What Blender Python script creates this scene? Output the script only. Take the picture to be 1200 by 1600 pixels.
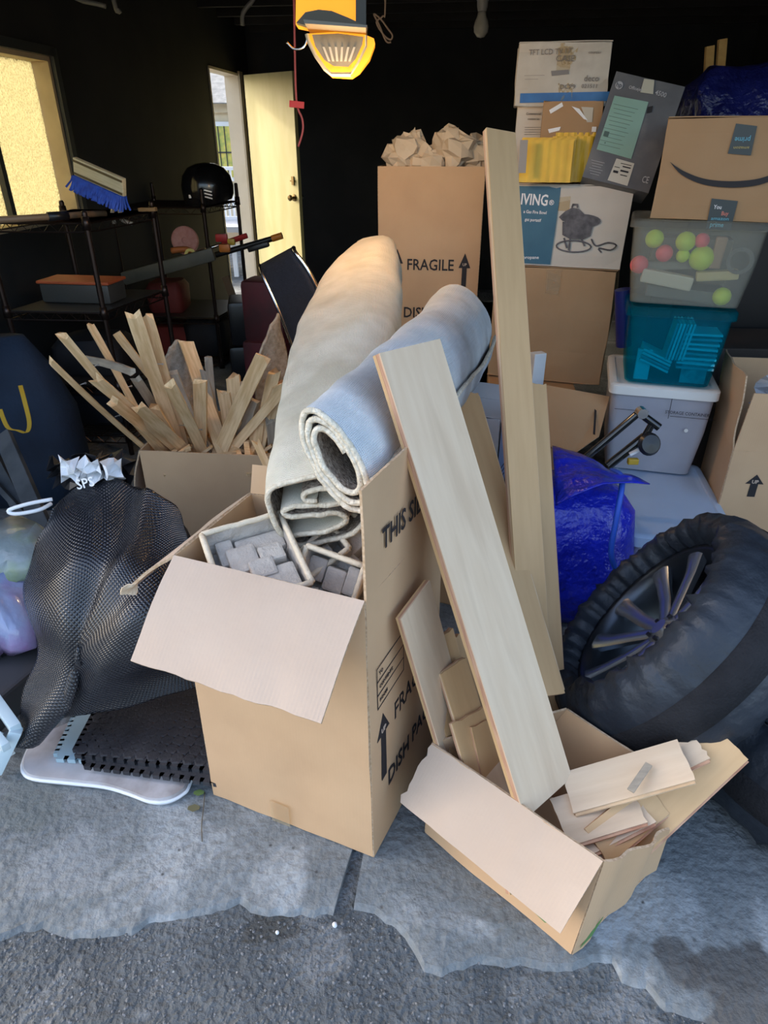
import bpy, bmesh, math, random
from mathutils import Vector, Matrix, noise
for o in list(bpy.data.objects): bpy.data.objects.remove(o)
C = bpy.context.scene.collection
S = bpy.context.scene
random.seed(7)
# ---------------------------------------------------------------- camera
FPX, PITCH, EYE = 1045.0, math.radians(29.0), 1.43
cam = bpy.data.objects.new('camera', bpy.data.cameras.new('camera'))
C.objects.link(cam); S.camera = cam
cam.location = (0, 0, EYE); cam.rotation_euler = (math.radians(90) - PITCH, 0, 0)
cam.data.sensor_fit = 'VERTICAL'; cam.data.sensor_height = 36; cam.data.lens = FPX / 1600 * 36
cam.data.clip_start = .05
# ---------------------------------------------------------------- light
w = bpy.data.worlds.new('sky'); S.world = w; w.use_nodes = True
bg = w.node_tree.nodes['Background']
sk = w.node_tree.nodes.new('ShaderNodeTexSky'); sk.sky_type = 'NISHITA'; sk.sun_disc = False
sk.sun_elevation = math.radians(30); sk.sun_rotation = math.radians(-59); sk.air_density = 1.0; sk.dust_density = 5.0; sk.ozone_density = .4
w.node_tree.links.new(sk.outputs[0], bg.inputs[0]); bg.inputs[1].default_value = .38
sun = bpy.data.objects.new('sun', bpy.data.lights.new('sun', 'SUN')); C.objects.link(sun)
sun.data.energy = 2.6; sun.data.color = (1, .93, .80); sun.data.angle = .02
sun.rotation_euler = Vector((-.75, .45, .5)).to_track_quat('Z', 'Y').to_euler()
S.view_settings.view_transform = 'Standard'; S.view_settings.look = 'None'
S.view_settings.gamma = 1; S.view_settings.use_curve_mapping = False
S.view_settings.exposure = 1.1

# ---------------------------------------------------------------- helpers
V = Vector
def ray(u, v):
    x = (u - 600) / FPX; y = (800 - v) / FPX
    return V((x, math.cos(PITCH) + y * math.sin(PITCH), -math.sin(PITCH) + y * math.cos(PITCH)))
def aty(u, v, Y):
    r = ray(u, v); t = Y / r.y; return V((r.x * t, Y, EYE + r.z * t))
def atz(u, v, z):
    r = ray(u, v); t = (z - EYE) / r.z; return V((r.x * t, r.y * t, z))
WM = {}
def wmat(o): return WM[o.name] if o else Matrix.Identity(4)
def T(*a): return Matrix.Translation(V(a[0] if len(a) == 1 else a))
def RZ(d): return Matrix.Rotation(math.radians(d), 4, 'Z')
def RX(d): return Matrix.Rotation(math.radians(d), 4, 'X')
def RY(d): return Matrix.Rotation(math.radians(d), 4, 'Y')
def SC(x, y, z): return Matrix.Diagonal((x, y, z, 1))
def frame(o, x, y):
    """matrix with origin o, local X along x, local Y near y, Z their cross product"""
    x = V(x).normalized(); z = x.cross(V(y)).normalized(); y = z.cross(x)
    m = Matrix((x, y, z)).transposed().to_4x4(); m.translation = V(o); return m
def thing(name, label, cat, M=None, group=None):
    o = bpy.data.objects.new(name, None); C.objects.link(o)
    M = M if isinstance(M, Matrix) else T(M if M is not None else (0, 0, 0))
    o.matrix_world = M; o.empty_display_size = .05; WM[o.name] = M.copy()
    o['label'] = label; o['category'] = cat
    if group: o['group'] = group
    return o
def obj(name, bm, mats, parent=None, local=False, smooth=False, label=None, kind=None):
    """link bm (world coordinates unless local) as one mesh object under parent"""
    pm = wmat(parent)
    if not local and parent: bm.transform(pm.inverted())
    bmesh.ops.recalc_face_normals(bm, faces=bm.faces) if smooth != 'keep' else None
    me = bpy.data.meshes.new(name); bm.to_mesh(me); bm.free()
    for m in (mats if isinstance(mats, (list, tuple)) else [mats]): me.materials.append(m)
    if smooth:
        for p in me.polygons: p.use_smooth = True
        if smooth == 'auto':
            try: me.set_sharp_from_angle(angle=math.radians(38))
            except Exception: pass
    o = bpy.data.objects.new(name, me); C.objects.link(o)
    if parent: o.parent = parent
    WM[o.name] = pm
    if label: o['label'] = label
    if kind: o['kind'] = kind
    return o
def solo(name, bm, mats, label, cat, group=None, smooth=False, M=None, kind=None):
    """a thing that is one mesh, origin at its base unless M says where"""
    if M is None:
        xs = [v.co for v in bm.verts]
        c = sum(xs, V()) / len(xs); c.z = min(v.z for v in xs); M = T(c); bm.transform(M.inverted())
    o = obj(name, bm, mats, None, True, smooth); o.matrix_world = M; WM[o.name] = M.copy()
    o['label'] = label; o['category'] = cat
    if group: o['group'] = group
    if kind: o['kind'] = kind
    return o
def struct(name, bm, m, parent=None, smooth=False):
    o = obj(name, bm, m, parent, smooth=smooth)
    if not parent: o['kind'] = 'structure'
    return o
def NB(): return bmesh.new()
def box(bm, size, M=None, bev=0, mi=0):
    """box with its base centre at the origin of M"""
    r = bmesh.ops.create_cube(bm, size=1); vs = r['verts']
    for v in vs: v.co = V((v.co.x * size[0], v.co.y * size[1], (v.co.z + .5) * size[2]))
    fs = set(f for v in vs for f in v.link_faces)
    if bev:
        es = list(set(e for v in vs for e in v.link_edges))
        r = bmesh.ops.bevel(bm, geom=es, offset=bev, segments=2, affect='EDGES', profile=.6)
        fs = set(r['faces']) | {f for f in fs if f.is_valid}
        vs = list({v for f in fs for v in f.verts})
    for f in fs: f.material_index = mi
    if M is not None:
        for v in vs: v.co = M @ v.co
    return vs
def bar(bm, a, b, wd, th, side=(0, 0, 1), bev=0, mi=0):
    """rectangular bar from a to b; th along side, wd across"""
    a = V(a); b = V(b); x = (b - a); L = x.length
    M = frame(a, x, V(side).cross(x)) 
    return box(bm, (L, wd, th), M @ T(L / 2, 0, -th / 2), bev, mi)
def tube(bm, pts, r, seg=8, closed=False, cap=True):
    pts = [V(p) for p in pts]; n = len(pts); rings = []
    rr = r if isinstance(r, (list, tuple)) else [r] * n
    up = None
    for i, p in enumerate(pts):
        d = (pts[(i + 1) % n] - pts[i - 1]) if closed else (pts[min(i + 1, n - 1)] - pts[max(i - 1, 0)])
        d = d.normalized() if d.length > 1e-9 else V((0, 0, 1))
        if up is None: up = V((0, 0, 1)) if abs(d.z) < .9 else V((1, 0, 0))
        s = d.cross(up).normalized(); up = s.cross(d).normalized()
        rings.append([bm.verts.new(p + (s * math.cos(k * 2 * math.pi / seg) + up * math.sin(k * 2 * math.pi / seg)) * rr[i]) for k in range(seg)])
    for i in range(n if closed else n - 1):
        A, B = rings[i], rings[(i + 1) % n]
        for k in range(seg): bm.faces.new((A[k], A[(k + 1) % seg], B[(k + 1) % seg], B[k]))
    if not closed and cap: bm.faces.new(rings[0][::-1]); bm.faces.new(rings[-1])
def lathe(bm, prof, M=None, seg=24, fn=None, mi=0):
    """profile of (r, z) turned around local Z"""
    M = M if M is not None else Matrix.Identity(4); rings = []
    for j, (r, z) in enumerate(prof):
        ring = []
        for k in range(seg):
            a = 2 * math.pi * k / seg; p = V((r * math.cos(a), r * math.sin(a), z))
            if fn: p = fn(p, a, j)
            ring.append(bm.verts.new(M @ p))
        rings.append(ring)
    for A, B in zip(rings, rings[1:]):
        for k in range(seg):
            f = bm.faces.new((A[k], A[(k + 1) % seg], B[(k + 1) % seg], B[k])); f.material_index = mi
    return rings
def cap(bm, ring): bm.faces.new(ring)
def cr(pts, n):
    """Catmull-Rom through pts, n steps per span"""
    P = [V(p) for p in pts]; out = []
    for i in range(len(P) - 1):
        a, b, c, d = P[max(i - 1, 0)], P[i], P[i + 1], P[min(i + 2, len(P) - 1)]
        for k in range(n):
            t = k / n
            out.append(.5 * ((2 * b) + (c - a) * t + (2 * a - 5 * b + 4 * c - d) * t * t + (3 * b - a - 3 * c + d) * t ** 3))
    out.append(P[-1]); return out
def polyslab(bm, pts, t, mi=0, edge=None):
    """flat polygon thickened by t (half each way); edge = material index of its rim"""
    P = [V(p) for p in pts]
    n = sum(((P[i] - P[0]).cross(P[i + 1] - P[0]) for i in range(1, len(P) - 1)), V()).normalized() * (t / 2)
    A = [bm.verts.new(p + n) for p in P]; B = [bm.verts.new(p - n) for p in P]
    fa = bm.faces.new(A); fb = bm.faces.new(B[::-1]); fa.material_index = fb.material_index = mi
    for i in range(len(P)):
        j = (i + 1) % len(P); f = bm.faces.new((A[i], B[i], B[j], A[j]))
        f.material_index = mi if edge is None else edge
def sheet(bm, G, t, mi=0, edge=None, fn=None, uvs=1.0, back=None):
    """grid G[row][col] of points thickened by t along its normals, with UVs in metres"""
    R, K = len(G), len(G[0]); uv = bm.loops.layers.uv.verify()
    N = [[None] * K for _ in range(R)]
    for i in range(R):
        for j in range(K):
            dx = G[i][min(j + 1, K - 1)] - G[i][max(j - 1, 0)]; dy = G[min(i + 1, R - 1)][j] - G[max(i - 1, 0)][j]
            q = dx.cross(dy); N[i][j] = q.normalized() if q.length > 1e-12 else V((0, 0, 1))
    if fn: G = [[G[i][j] + N[i][j] * fn(i, j, G[i][j]) for j in range(K)] for i in range(R)]
    du = [0]; dv = [0]; mr = R // 2; mk = K // 2
    for j in range(1, K): du.append(du[-1] + (G[mr][j] - G[mr][j - 1]).length)
    for i in range(1, R): dv.append(dv[-1] + (G[i][mk] - G[i - 1][mk]).length)
    A = [[bm.verts.new(G[i][j] + N[i][j] * t / 2) for j in range(K)] for i in range(R)]
    B = [[bm.verts.new(G[i][j] - N[i][j] * t / 2) for j in range(K)] for i in range(R)]
    def q(vs, ix, m):
        f = bm.faces.new(vs); f.material_index = m
        for l, (i, j) in zip(f.loops, ix): l[uv].uv = (du[j] * uvs, dv[i] * uvs)
    for i in range(R - 1):
        for j in range(K - 1):
            ix = [(i, j), (i, j + 1), (i + 1, j + 1), (i + 1, j)]
            q([A[a][b] for a, b in ix], ix, mi); q([B[a][b] for a, b in ix][::-1], ix[::-1], mi if back is None else back)
    e = mi if edge is None else edge
    loop = [(0, j) for j in range(K)] + [(i, K - 1) for i in range(1, R)] + [(R - 1, j) for j in range(K - 2, -1, -1)] + [(i, 0) for i in range(R - 2, 0, -1)]
    for a, b in zip(loop, loop[1:] + loop[:1]):
        q([A[b[0]][b[1]], A[a[0]][a[1]], B[a[0]][a[1]], B[b[0]][b[1]]], [b, a, a, b], e)
def grid4(a, b, c, d, nx, ny):
    """bilinear grid: a-b top row, d-c bottom row"""
    a, b, c, d = map(V, (a, b, c, d))
    return [[a.lerp(b, j / nx).lerp(d.lerp(c, j / nx), i / ny) for j in range(nx + 1)] for i in range(ny + 1)]
def grid_cr(ctrl, n):
    rows = [cr(r, n) for r in ctrl]; cols = [cr([r[j] for r in rows], n) for j in range(len(rows[0]))]
    return [[cols[j][i] for j in range(len(cols))] for i in range(len(cols[0]))]
def wob(amp, sc, seed=0):
    return lambda i, j, p: amp * noise.noise(p * sc + V((seed * 7.3, seed * 3.1, seed)))

# ---------------------------------------------------------------- materials
def mat(name, c1, c2=None, scale=8, rough=.7, bump=0, bscale=60, metal=0, stretch=None, coat=0, lo=.35, hi=.65, spec=.5, detail=4, c3=None, s3=3):
    m = bpy.data.materials.new(name); m.use_nodes = True; N = m.node_tree.nodes; L = m.node_tree.links
    b = N['Principled BSDF']; b.inputs['Roughness'].default_value = rough; b.inputs['Metallic'].default_value = metal
    b.inputs['Specular IOR Level'].default_value = spec
    if coat: b.inputs['Coat Weight'].default_value = coat
    b.inputs['Base Color'].default_value = (*c1, 1)
    tc = N.new('ShaderNodeTexCoord'); mp = N.new('ShaderNodeMapping'); L.new(tc.outputs['Object'], mp.inputs[0])
    if stretch: mp.inputs['Scale'].default_value = stretch
    if c2 is not None:
        n = N.new('ShaderNodeTexNoise'); n.inputs['Scale'].default_value = scale; n.inputs['Detail'].default_value = detail
        L.new(mp.outputs[0], n.inputs[0]); r = N.new('ShaderNodeValToRGB'); L.new(n.outputs[0], r.inputs[0])
        r.color_ramp.elements[0].position = lo; r.color_ramp.elements[1].position = hi
        r.color_ramp.elements[0].color = (*c1, 1); r.color_ramp.elements[1].color = (*c2, 1)
        out = r.outputs[0]
        if c3 is not None:
            n3 = N.new('ShaderNodeTexNoise'); n3.inputs['Scale'].default_value = s3; n3.inputs['Detail'].default_value = 6
            L.new(mp.outputs[0], n3.inputs[0]); r3 = N.new('ShaderNodeValToRGB'); L.new(n3.outputs[0], r3.inputs[0])
            r3.color_ramp.elements[0].position = .52; r3.color_ramp.elements[1].position = .68
            mx = N.new('ShaderNodeMixRGB'); L.new(r3.outputs[0], mx.inputs[0]); L.new(out, mx.inputs[1]); mx.inputs[2].default_value = (*c3, 1)
            out = mx.outputs[0]
        L.new(out, b.inputs['Base Color'])
    if bump:
        n = N.new('ShaderNodeTexNoise'); n.inputs['Scale'].default_value = bscale; n.inputs['Detail'].default_value = 4
        L.new(mp.outputs[0], n.inputs[0]); bp = N.new('ShaderNodeBump'); bp.inputs['Strength'].default_value = bump
        bp.inputs['Distance'].default_value = .01 if bscale > 14 else .035; L.new(n.outputs[0], bp.inputs['Height']); L.new(bp.outputs[0], b.inputs['Normal'])
    return m
def see(name, tint, diff, alpha, rough=.25):
    """see-through plastic: tinted transparency mixed with a glossy body"""
    m = mat(name, diff, rough=rough); N = m.node_tree.nodes; L = m.node_tree.links
    t = N.new('ShaderNodeBsdfTransparent'); t.inputs[0].default_value = (*tint, 1); x = N.new('ShaderNodeMixShader')
    x.inputs[0].default_value = alpha; L.new(t.outputs[0], x.inputs[1]); L.new(N['Principled BSDF'].outputs[0], x.inputs[2])
    L.new(x.outputs[0], N['Material Output'].inputs[0]); return m
def glow(name, c, s):
    m = bpy.data.materials.new(name); m.use_nodes = True; b = m.node_tree.nodes['Principled BSDF']
    b.inputs['Base Color'].default_value = (*c, 1); b.inputs['Emission Color'].default_value = (*c, 1); b.inputs['Emission Strength'].default_value = s
    return m
M = {}
M['pulp_rim'] = mat('pulp_rim', (.66, .56, .42), (.76, .66, .50), 25, .95, .35, 160)
M['card'] = mat('cardboard', (.55, .35, .195), (.60, .39, .22), 5, .85, .05, 30)
M['card_in'] = mat('cardboard_inside', (.49, .375, .285), (.54, .42, .325), 4, .9, .12, 40, stretch=(1, 1, 1))
M['card_edge'] = mat('cardboard_edge', (.42, .28, .16), (.60, .44, .29), 150, .95)
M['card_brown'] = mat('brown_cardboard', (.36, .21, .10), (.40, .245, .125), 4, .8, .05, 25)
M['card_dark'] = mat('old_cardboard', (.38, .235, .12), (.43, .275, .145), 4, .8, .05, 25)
M['ink'] = mat('black_ink', (.018, .016, .018), rough=.7)
M['tape'] = see('clear_tape', (.95, .9, .8), (.75, .68, .55), .15, .15)
M['white_ink'] = mat('white_ink', (.8, .8, .8), rough=.6)
M['veneer'] = mat('maple_veneer', (.66, .49, .325), (.71, .545, .375), 5, .5, .01, 30, stretch=(1, 9, 4), c3=(.60, .44, .29), s3=2.2)
M['ply'] = mat('plywood_back', (.56, .35, .165), (.60, .38, .185), 5, .65, .03, 40, stretch=(1, 10, 4))
M['core'] = mat('red_plywood_core', (.40, .19, .11), (.62, .38, .24), 90, .8, stretch=(.15, .15, 5))
M['ply_edge'] = mat('pale_plywood_edge', (.55, .36, .2), (.74, .56, .36), 60, .8, stretch=(.15, .15, 4))
M['lath'] = mat('lath_wood', (.64, .40, .185), (.86, .61, .34), 10, .8, .1, 60, stretch=(1, 8, 8))
M['lath_grey'] = mat('weathered_wood', (.30, .25, .19), (.45, .37, .27), 10, .85, .1, 60, stretch=(1, 8, 8))
M['black_paint'] = mat('black_wall_paint', (.010, .011, .012), (.018, .018, .018), 3, .8, .05, 15)
M['joist'] = mat('dark_joist_wood', (.012, .010, .008), (.02, .017, .013), 5, .8)
M['black_metal'] = mat('bronze_black_metal', (.05, .035, .03), rough=.35, metal=.8)
M['chrome'] = mat('chrome', (.75, .75, .75), rough=.2, metal=1)
M['black_plastic'] = mat('black_plastic', (.012, .012, .014), rough=.35)
M['black_fabric'] = mat('black_fabric', (.012, .014, .02), (.02, .022, .03), 30, .85, .2, 200)
M['white_plastic'] = mat('white_plastic', (.78, .80, .82), (.70, .72, .74), 5, .4)
M['grey_pulp'] = mat('moulded_pulp', (.42, .375, .33), (.52, .47, .41), 25, .95, .35, 160)
M['paper'] = mat('packing_paper', (.66, .52, .36), (.74, .60, .43), 8, .9, .1, 40)
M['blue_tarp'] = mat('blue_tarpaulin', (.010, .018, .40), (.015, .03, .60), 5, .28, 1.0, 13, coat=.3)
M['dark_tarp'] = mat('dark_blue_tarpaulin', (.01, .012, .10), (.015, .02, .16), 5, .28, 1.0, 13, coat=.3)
for _k in ('card', 'card_in', 'card_dark', 'card_brown'):
    N = M[_k].node_tree.nodes; L = M[_k].node_tree.links; w_ = N.new('ShaderNodeTexWave'); w_.inputs['Scale'].default_value = 42; w_.inputs['Distortion'].default_value = .4
    L.new(N.new('ShaderNodeUVMap').outputs[0], w_.inputs[0]); b_ = [n for n in N if n.type == 'BUMP'][0]; b2_ = N.new('ShaderNodeBump'); b2_.inputs['Strength'].default_value = .08 if _k == 'card_in' else .04; b2_.inputs['Distance'].default_value = .002
    L.new(w_.outputs[1], b2_.inputs['Height']); L.new(b_.outputs[0], b2_.inputs['Normal']); L.new(b2_.outputs[0], N['Principled BSDF'].inputs['Normal'])
M['orange_glow'] = glow('lit_amber_lens', (1, .33, .015), .55)
# ---------------------------------------------------------------- the setting
RM = RZ(-7.18)                       # the garage is turned a little against the camera
def ground_mat(name, a, b_, c_, s1, s2, speck, sp_scale, rough, bump, bsc, stains=()):
    m = bpy.data.materials.new(name); m.use_nodes = True; N = m.node_tree.nodes; L = m.node_tree.links; b = N['Principled BSDF']
    b.inputs['Roughness'].default_value = rough
    tc = N.new('ShaderNodeTexCoord')
    def nz(sc, det=8, dist=0):
        n = N.new('ShaderNodeTexNoise'); n.inputs['Scale'].default_value = sc; n.inputs['Detail'].default_value = det; n.inputs['Distortion'].default_value = dist
        L.new(tc.outputs['Object'], n.inputs[0]); return n.outputs[0]
    def ramp(src, p0, p1, k0, k1):
        r = N.new('ShaderNodeValToRGB'); L.new(src, r.inputs[0]); e = r.color_ramp.elements
        e[0].position = p0; e[1].position = p1; e[0].color = (*k0, 1); e[1].color = (*k1, 1); return r.outputs[0]
    def mix(f, x, y, fac=None):
        n = N.new('ShaderNodeMixRGB')
        if f is not None: L.new(f, n.inputs[0])
        else: n.inputs[0].default_value = fac
        for s, i in ((x, 1), (y, 2)):
            if isinstance(s, tuple): n.inputs[i].default_value = (*s, 1)
            else: L.new(s, n.inputs[i])
        return n.outputs[0]
    base = ramp(nz(s1, 10, .3), .36, .64, a, b_)
    pat = ramp(nz(s2, 9, .8), .52, .63, (0, 0, 0), (1, 1, 1))
    base = mix(pat, base, c_)
    fine = ramp(nz(70, 4), .35, .65, (.84, .84, .84), (1.12, 1.12, 1.12))
    mm = N.new('ShaderNodeMixRGB'); mm.blend_type = 'MULTIPLY'; mm.inputs[0].default_value = 1; L.new(base, mm.inputs[1]); L.new(fine, mm.inputs[2])
    vo = N.new('ShaderNodeTexVoronoi'); vo.inputs['Scale'].default_value = sp_scale; L.new(tc.outputs['Object'], vo.inputs[0])
    sp = ramp(vo.outputs['Distance'], .06, .2, (1, 1, 1), (0, 0, 0)); mk = N.new('ShaderNodeMath'); mk.operation = 'MULTIPLY'
    L.new(sp, mk.inputs[0]); L.new(ramp(nz(9, 3), .5, .6, (0, 0, 0), (1, 1, 1)), mk.inputs[1])
    col = mix(mk.outputs[0], mm.outputs[0], speck)
    for (px, py, r0_, c_) in stains:
        sm_ = N.new('ShaderNodeMapping'); sm_.inputs['Location'].default_value = (-px / r0_, -py / r0_, 0); sm_.inputs['Scale'].default_value = (1 / r0_, 1 / r0_, 0)
        L.new(tc.outputs['Object'], sm_.inputs[0]); gr = N.new('ShaderNodeTexGradient'); gr.gradient_type = 'SPHERICAL'; L.new(sm_.outputs[0], gr.inputs[0])
        mu = N.new('ShaderNodeMath'); mu.operation = 'MULTIPLY_ADD'; L.new(nz(11, 8, .6), mu.inputs[0]); mu.inputs[1].default_value = 1.6; mu.inputs[2].default_value = -.8
        ad_ = N.new('ShaderNodeMath'); ad_.operation = 'ADD'; L.new(mu.outputs[0], ad_.inputs[0]); L.new(gr.outputs[1], ad_.inputs[1])
        rs = N.new('ShaderNodeValToRGB'); L.new(ad_.outputs[0], rs.inputs[0]); rs.color_ramp.elements[0].position = .32; rs.color_ramp.elements[1].position = .52
        fm = N.new('ShaderNodeMath'); fm.operation = 'MULTIPLY'; fm.inputs[1].default_value = .75; L.new(rs.outputs[0], fm.inputs[0]); col = mix(fm.outputs[0], col, c_)
    L.new(col, b.inputs['Base Color'])
    bp = N.new('ShaderNodeBump'); bp.inputs['Strength'].default_value = bump; bp.inputs['Distance'].default_value = .02
    ad = N.new('ShaderNodeMath'); ad.operation = 'ADD'; L.new(nz(bsc, 6), ad.inputs[0]); L.new(nz(6, 8), ad.inputs[1])
    L.new(ad.outputs[0], bp.inputs['Height']); L.new(bp.outputs[0], b.inputs['Normal']); return m
M['concrete'] = ground_mat('worn_concrete', (.135, .152, .158), (.195, .215, .222), (.29, .315, .325), 2.6, 3.4, (.06, .06, .06), 38, .8, .5, 45, [(*atz(1165, 1550, 0).xy, .16, (.055, .05, .045)), (*atz(1060, 1500, 0).xy, .07, (.07, .065, .06)), (*atz(110, 1350, 0).xy, .16, (.23, .25, .26)), (*atz(950, 1440, 0).xy, .08, (.30, .34, .37)), (*atz(60, 1245, 0).xy, .16, (.12, .135, .13))])
M['asphalt'] = ground_mat('asphalt', (.055, .066, .075), (.105, .12, .13), (.16, .175, .185), 4.0, 7, (.36, .37, .37), 70, .85, .9, 70, [(*atz(420, 1440, 0).xy, .10, (.04, .042, .04))])
M['joint'] = ground_mat('dirt_joint', (.045, .043, .04), (.09, .088, .08), (.07, .07, .06), 9, 14, (.2, .2, .19), 90, .95, .9, 80)
bm = NB(); box(bm, (120, 120, .3), T(0, 3, -.316)); o = struct('driveway', bm, M['asphalt'])
# asphalt / concrete border as the photograph shows it, then the joint between the slabs
edge = [(-900, 1475), (-400, 1470), (0, 1462), (60, 1452), (110, 1462), (160, 1458), (205, 1448), (232, 1428), (290, 1424), (330, 1416), (372, 1410), (410, 1420), (470, 1418), (520, 1424)]
edge2 = [(556, 1420), (585, 1428), (612, 1442), (640, 1470), (662, 1502), (690, 1508), (735, 1498), (800, 1500), (850, 1506), (893, 1500), (925, 1492), (958, 1498), (972, 1524), (1010, 1534), (1040, 1568), (1100, 1592), (1200, 1640), (1500, 1760), (2100, 1800)]
def jag(px, seed):
    P = [atz(u, v, 0) for u, v in px]; out = []
    for a, b in zip(P, P[1:]):
        k = max(2, int((b - a).length / .012))
        for i in range(min(k, 40)):
            p = a.lerp(b, i / min(k, 40)); out.append(p + V((0, .010 * noise.noise(p * 40 + V((seed, 0, 0))) + .02 * noise.noise(p * 9), 0)))
    out.append(P[-1]); return out
JL = [atz(547, 1340, 0), atz(521, 1424, 0)]; JR = [atz(568, 1336, 0), atz(552, 1420, 0)]
dirj = (JL[0] - JL[1]).normalized(); dirr = (JR[0] - JR[1]).normalized()
fl = NB(); box(fl, (5.2, 6.6, .05), RM @ T(0, 4.2, -.07)); floor = struct('floor', fl, M['joint'])
farL = JL[0] + dirj * 6.2; farR = JR[0] + dirr * 6.2
pl = (jag(edge, 1), V((-4.2, 7.2, 0)), farL)
for P in (pl, (jag([(552, 1421)] + edge2[1:], 2), farR, V((4.6, 6.6, 0)))):
    Fr, b0_, b1_ = P; bm = NB(); n = len(Fr) - 1
    rows = [[p.lerp(b0_.lerp(b1_, i / n), s) for s in (0, .002, .012, 1)] for i, p in enumerate(Fr)]
    rows = [[V((p.x, p.y, (-.016, -.008, 0, 0)[k])) for k, p in enumerate(r)] for r in rows]
    vs = [[bm.verts.new(p) for p in r] + [bm.verts.new(V((r[-1].x, r[-1].y, -.035))), bm.verts.new(V((r[0].x, r[0].y, -.035)))] for r in rows]
    for A, B in zip(vs, vs[1:]):
        for k in range(6): bm.faces.new((A[k], A[(k + 1) % 6], B[(k + 1) % 6], B[k]))
    bm.faces.new(vs[0]); bm.faces.new(vs[-1][::-1])
    obj('slab', bm, M['concrete'], floor)
# grit lying loose on the asphalt: past counting
bm = NB()
for i in range(2600):
    u = random.uniform(-50, 1250); v = random.uniform(1430, 1660); p = atz(u, v, -.016)
    if u < 540 and v < 1432 or u > 600 and v < 1600 and random.random() < .75: continue
    r = random.choice((.0015, .002, .002, .003, .004)); q = bmesh.ops.create_icosphere(bm, subdivisions=1, radius=r)
    for k in q['verts']: k.co = V((k.co.x * random.uniform(.7, 1.3), k.co.y * random.uniform(.7, 1.3), k.co.z * .7)) + p + V((0, 0, .0))
for k in range(240):
    p = JR[1].lerp(JL[1], random.random()) + dirj * random.uniform(-.02, .12); p.z = -.03
    q = bmesh.ops.create_icosphere(bm, subdivisions=1, radius=random.choice((.002, .003)))
    for vv in q['verts']: vv.co = vv.co + p
solo('loose_grit', bm, mat('grit', (.05, .06, .065), (.20, .21, .22), 160, .9), 'fine grey grit lying loose on the dark asphalt in front', 'gravel', kind='stuff')
# shell
bm = NB(); box(bm, (5.1, .12, 2.6), RM @ T(0, 7.86, -.05)); struct('wall_back', bm, M['black_paint'])
bm = NB(); box(bm, (.12, 6.9, 2.6), RM @ T(2.5, 4.5, -.05)); struct('wall_right', bm, M['black_paint'])
WX = -2.36; Y0, Y1, ZB, ZT = 2.75, 4.14, 1.02, 1.835; D0, D1, DH = 6.62, 7.45, 2.0
bm = NB()
def wl(y0, y1, z0, z1): box(bm, (.12, y1 - y0, z1 - z0), RM @ T(WX - .06, (y0 + y1) / 2, z0))
wl(1.1, Y0, -.05, 2.55); wl(Y0, Y1, -.05, ZB); wl(Y0, Y1, ZT, 2.55); wl(Y1, D0, -.05, 2.55); wl(D0, D1, DH, 2.55); wl(D1, 7.9, -.05, 2.55)
struct('wall_left', bm, M['black_paint'])
bm = NB(); box(bm, (5.3, 6.9, .12), RM @ T(0, 4.5, 2.50)); ceil = struct('ceiling', bm, M['black_paint'])
for k in range(15):
    bm = NB(); box(bm, (4.7, .045, .14), RM @ T(.06, 1.3 + k * .46, 2.36)); obj('joist', bm, M['joist'], ceil)
bm = NB(); box(bm, (5.1, .12, .3), RM @ T(0, 1.1, 2.25)); struct('trim_1', bm, M['joist'])
# window in the left wall: deep tan reveal, dark stop, patterned glass at the outer side
M['reveal'] = mat('tan_reveal', (.50, .40, .24), (.42, .33, .20), 6, .7)
M['frame_dark'] = mat('dark_window_frame', (.03, .035, .035), rough=.5)
g = bpy.data.materials.new('patterned_glass'); g.use_nodes = True; N = g.node_tree.nodes; L = g.node_tree.links
tr = N.new('ShaderNodeBsdfTranslucent'); tr.inputs[0].default_value = (.86, .74, .40, 1)
vo = N.new('ShaderNodeTexVoronoi'); vo.inputs['Scale'].default_value = 80; tc = N.new('ShaderNodeTexCoord'); L.new(tc.outputs['Object'], vo.inputs[0])
bp = N.new('ShaderNodeBump'); bp.inputs['Strength'].default_value = 1; bp.inputs['Distance'].default_value = .02; L.new(vo.outputs['Distance'], bp.inputs['Height'])
L.new(bp.outputs[0], tr.inputs['Normal']); L.new(bp.outputs[0], N['Principled BSDF'].inputs['Normal'])
rr = N.new('ShaderNodeValToRGB'); L.new(vo.outputs['Distance'], rr.inputs[0]); rr.color_ramp.elements[0].color = (.40, .37, .23, 1); rr.color_ramp.elements[1].color = (.56, .53, .38, 1); rr.color_ramp.elements[1].position = .55
L.new(rr.outputs[0], tr.inputs[0])
N['Principled BSDF'].inputs['Roughness'].default_value = .15; N['Principled BSDF'].inputs['Base Color'].default_value = (.4, .38, .28, 1)
mx = N.new('ShaderNodeMixShader'); mx.inputs[0].default_value = .15; L.new(tr.outputs[0], mx.inputs[1]); L.new(N['Principled BSDF'].outputs[0], mx.inputs[2]); L.new(mx.outputs[0], N['Material Output'].inputs[0])
bm = NB(); ww = Y1 - Y0; hh = ZT - ZB
for (y, z, sy, sz) in ((Y0 + .012, ZB, .024, hh), (Y1 - .012, ZB, .024, hh), ((Y0 + Y1) / 2, ZB, ww, .024), ((Y0 + Y1) / 2, ZT - .024, ww, .024)):
    box(bm, (.112, sy, sz), RM @ T(WX - .062, y, z))
win = struct('window_1', bm, M['reveal'])
for y0, y1 in ((Y0 + .024, 3.60), (3.60, Y1 - .024)):
    bm = NB(); box(bm, (.008, y1 - y0 - .01, hh - .05), RM @ T(WX - .105, (y0 + y1) / 2, ZB + .025)); obj('pane', bm, g, win)
bm = NB(); box(bm, (.04, .035, hh - .048), RM @ T(WX - .09, 3.60, ZB + .024)); obj('mullion', bm, M['frame_dark'], win)
bm = NB()
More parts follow.
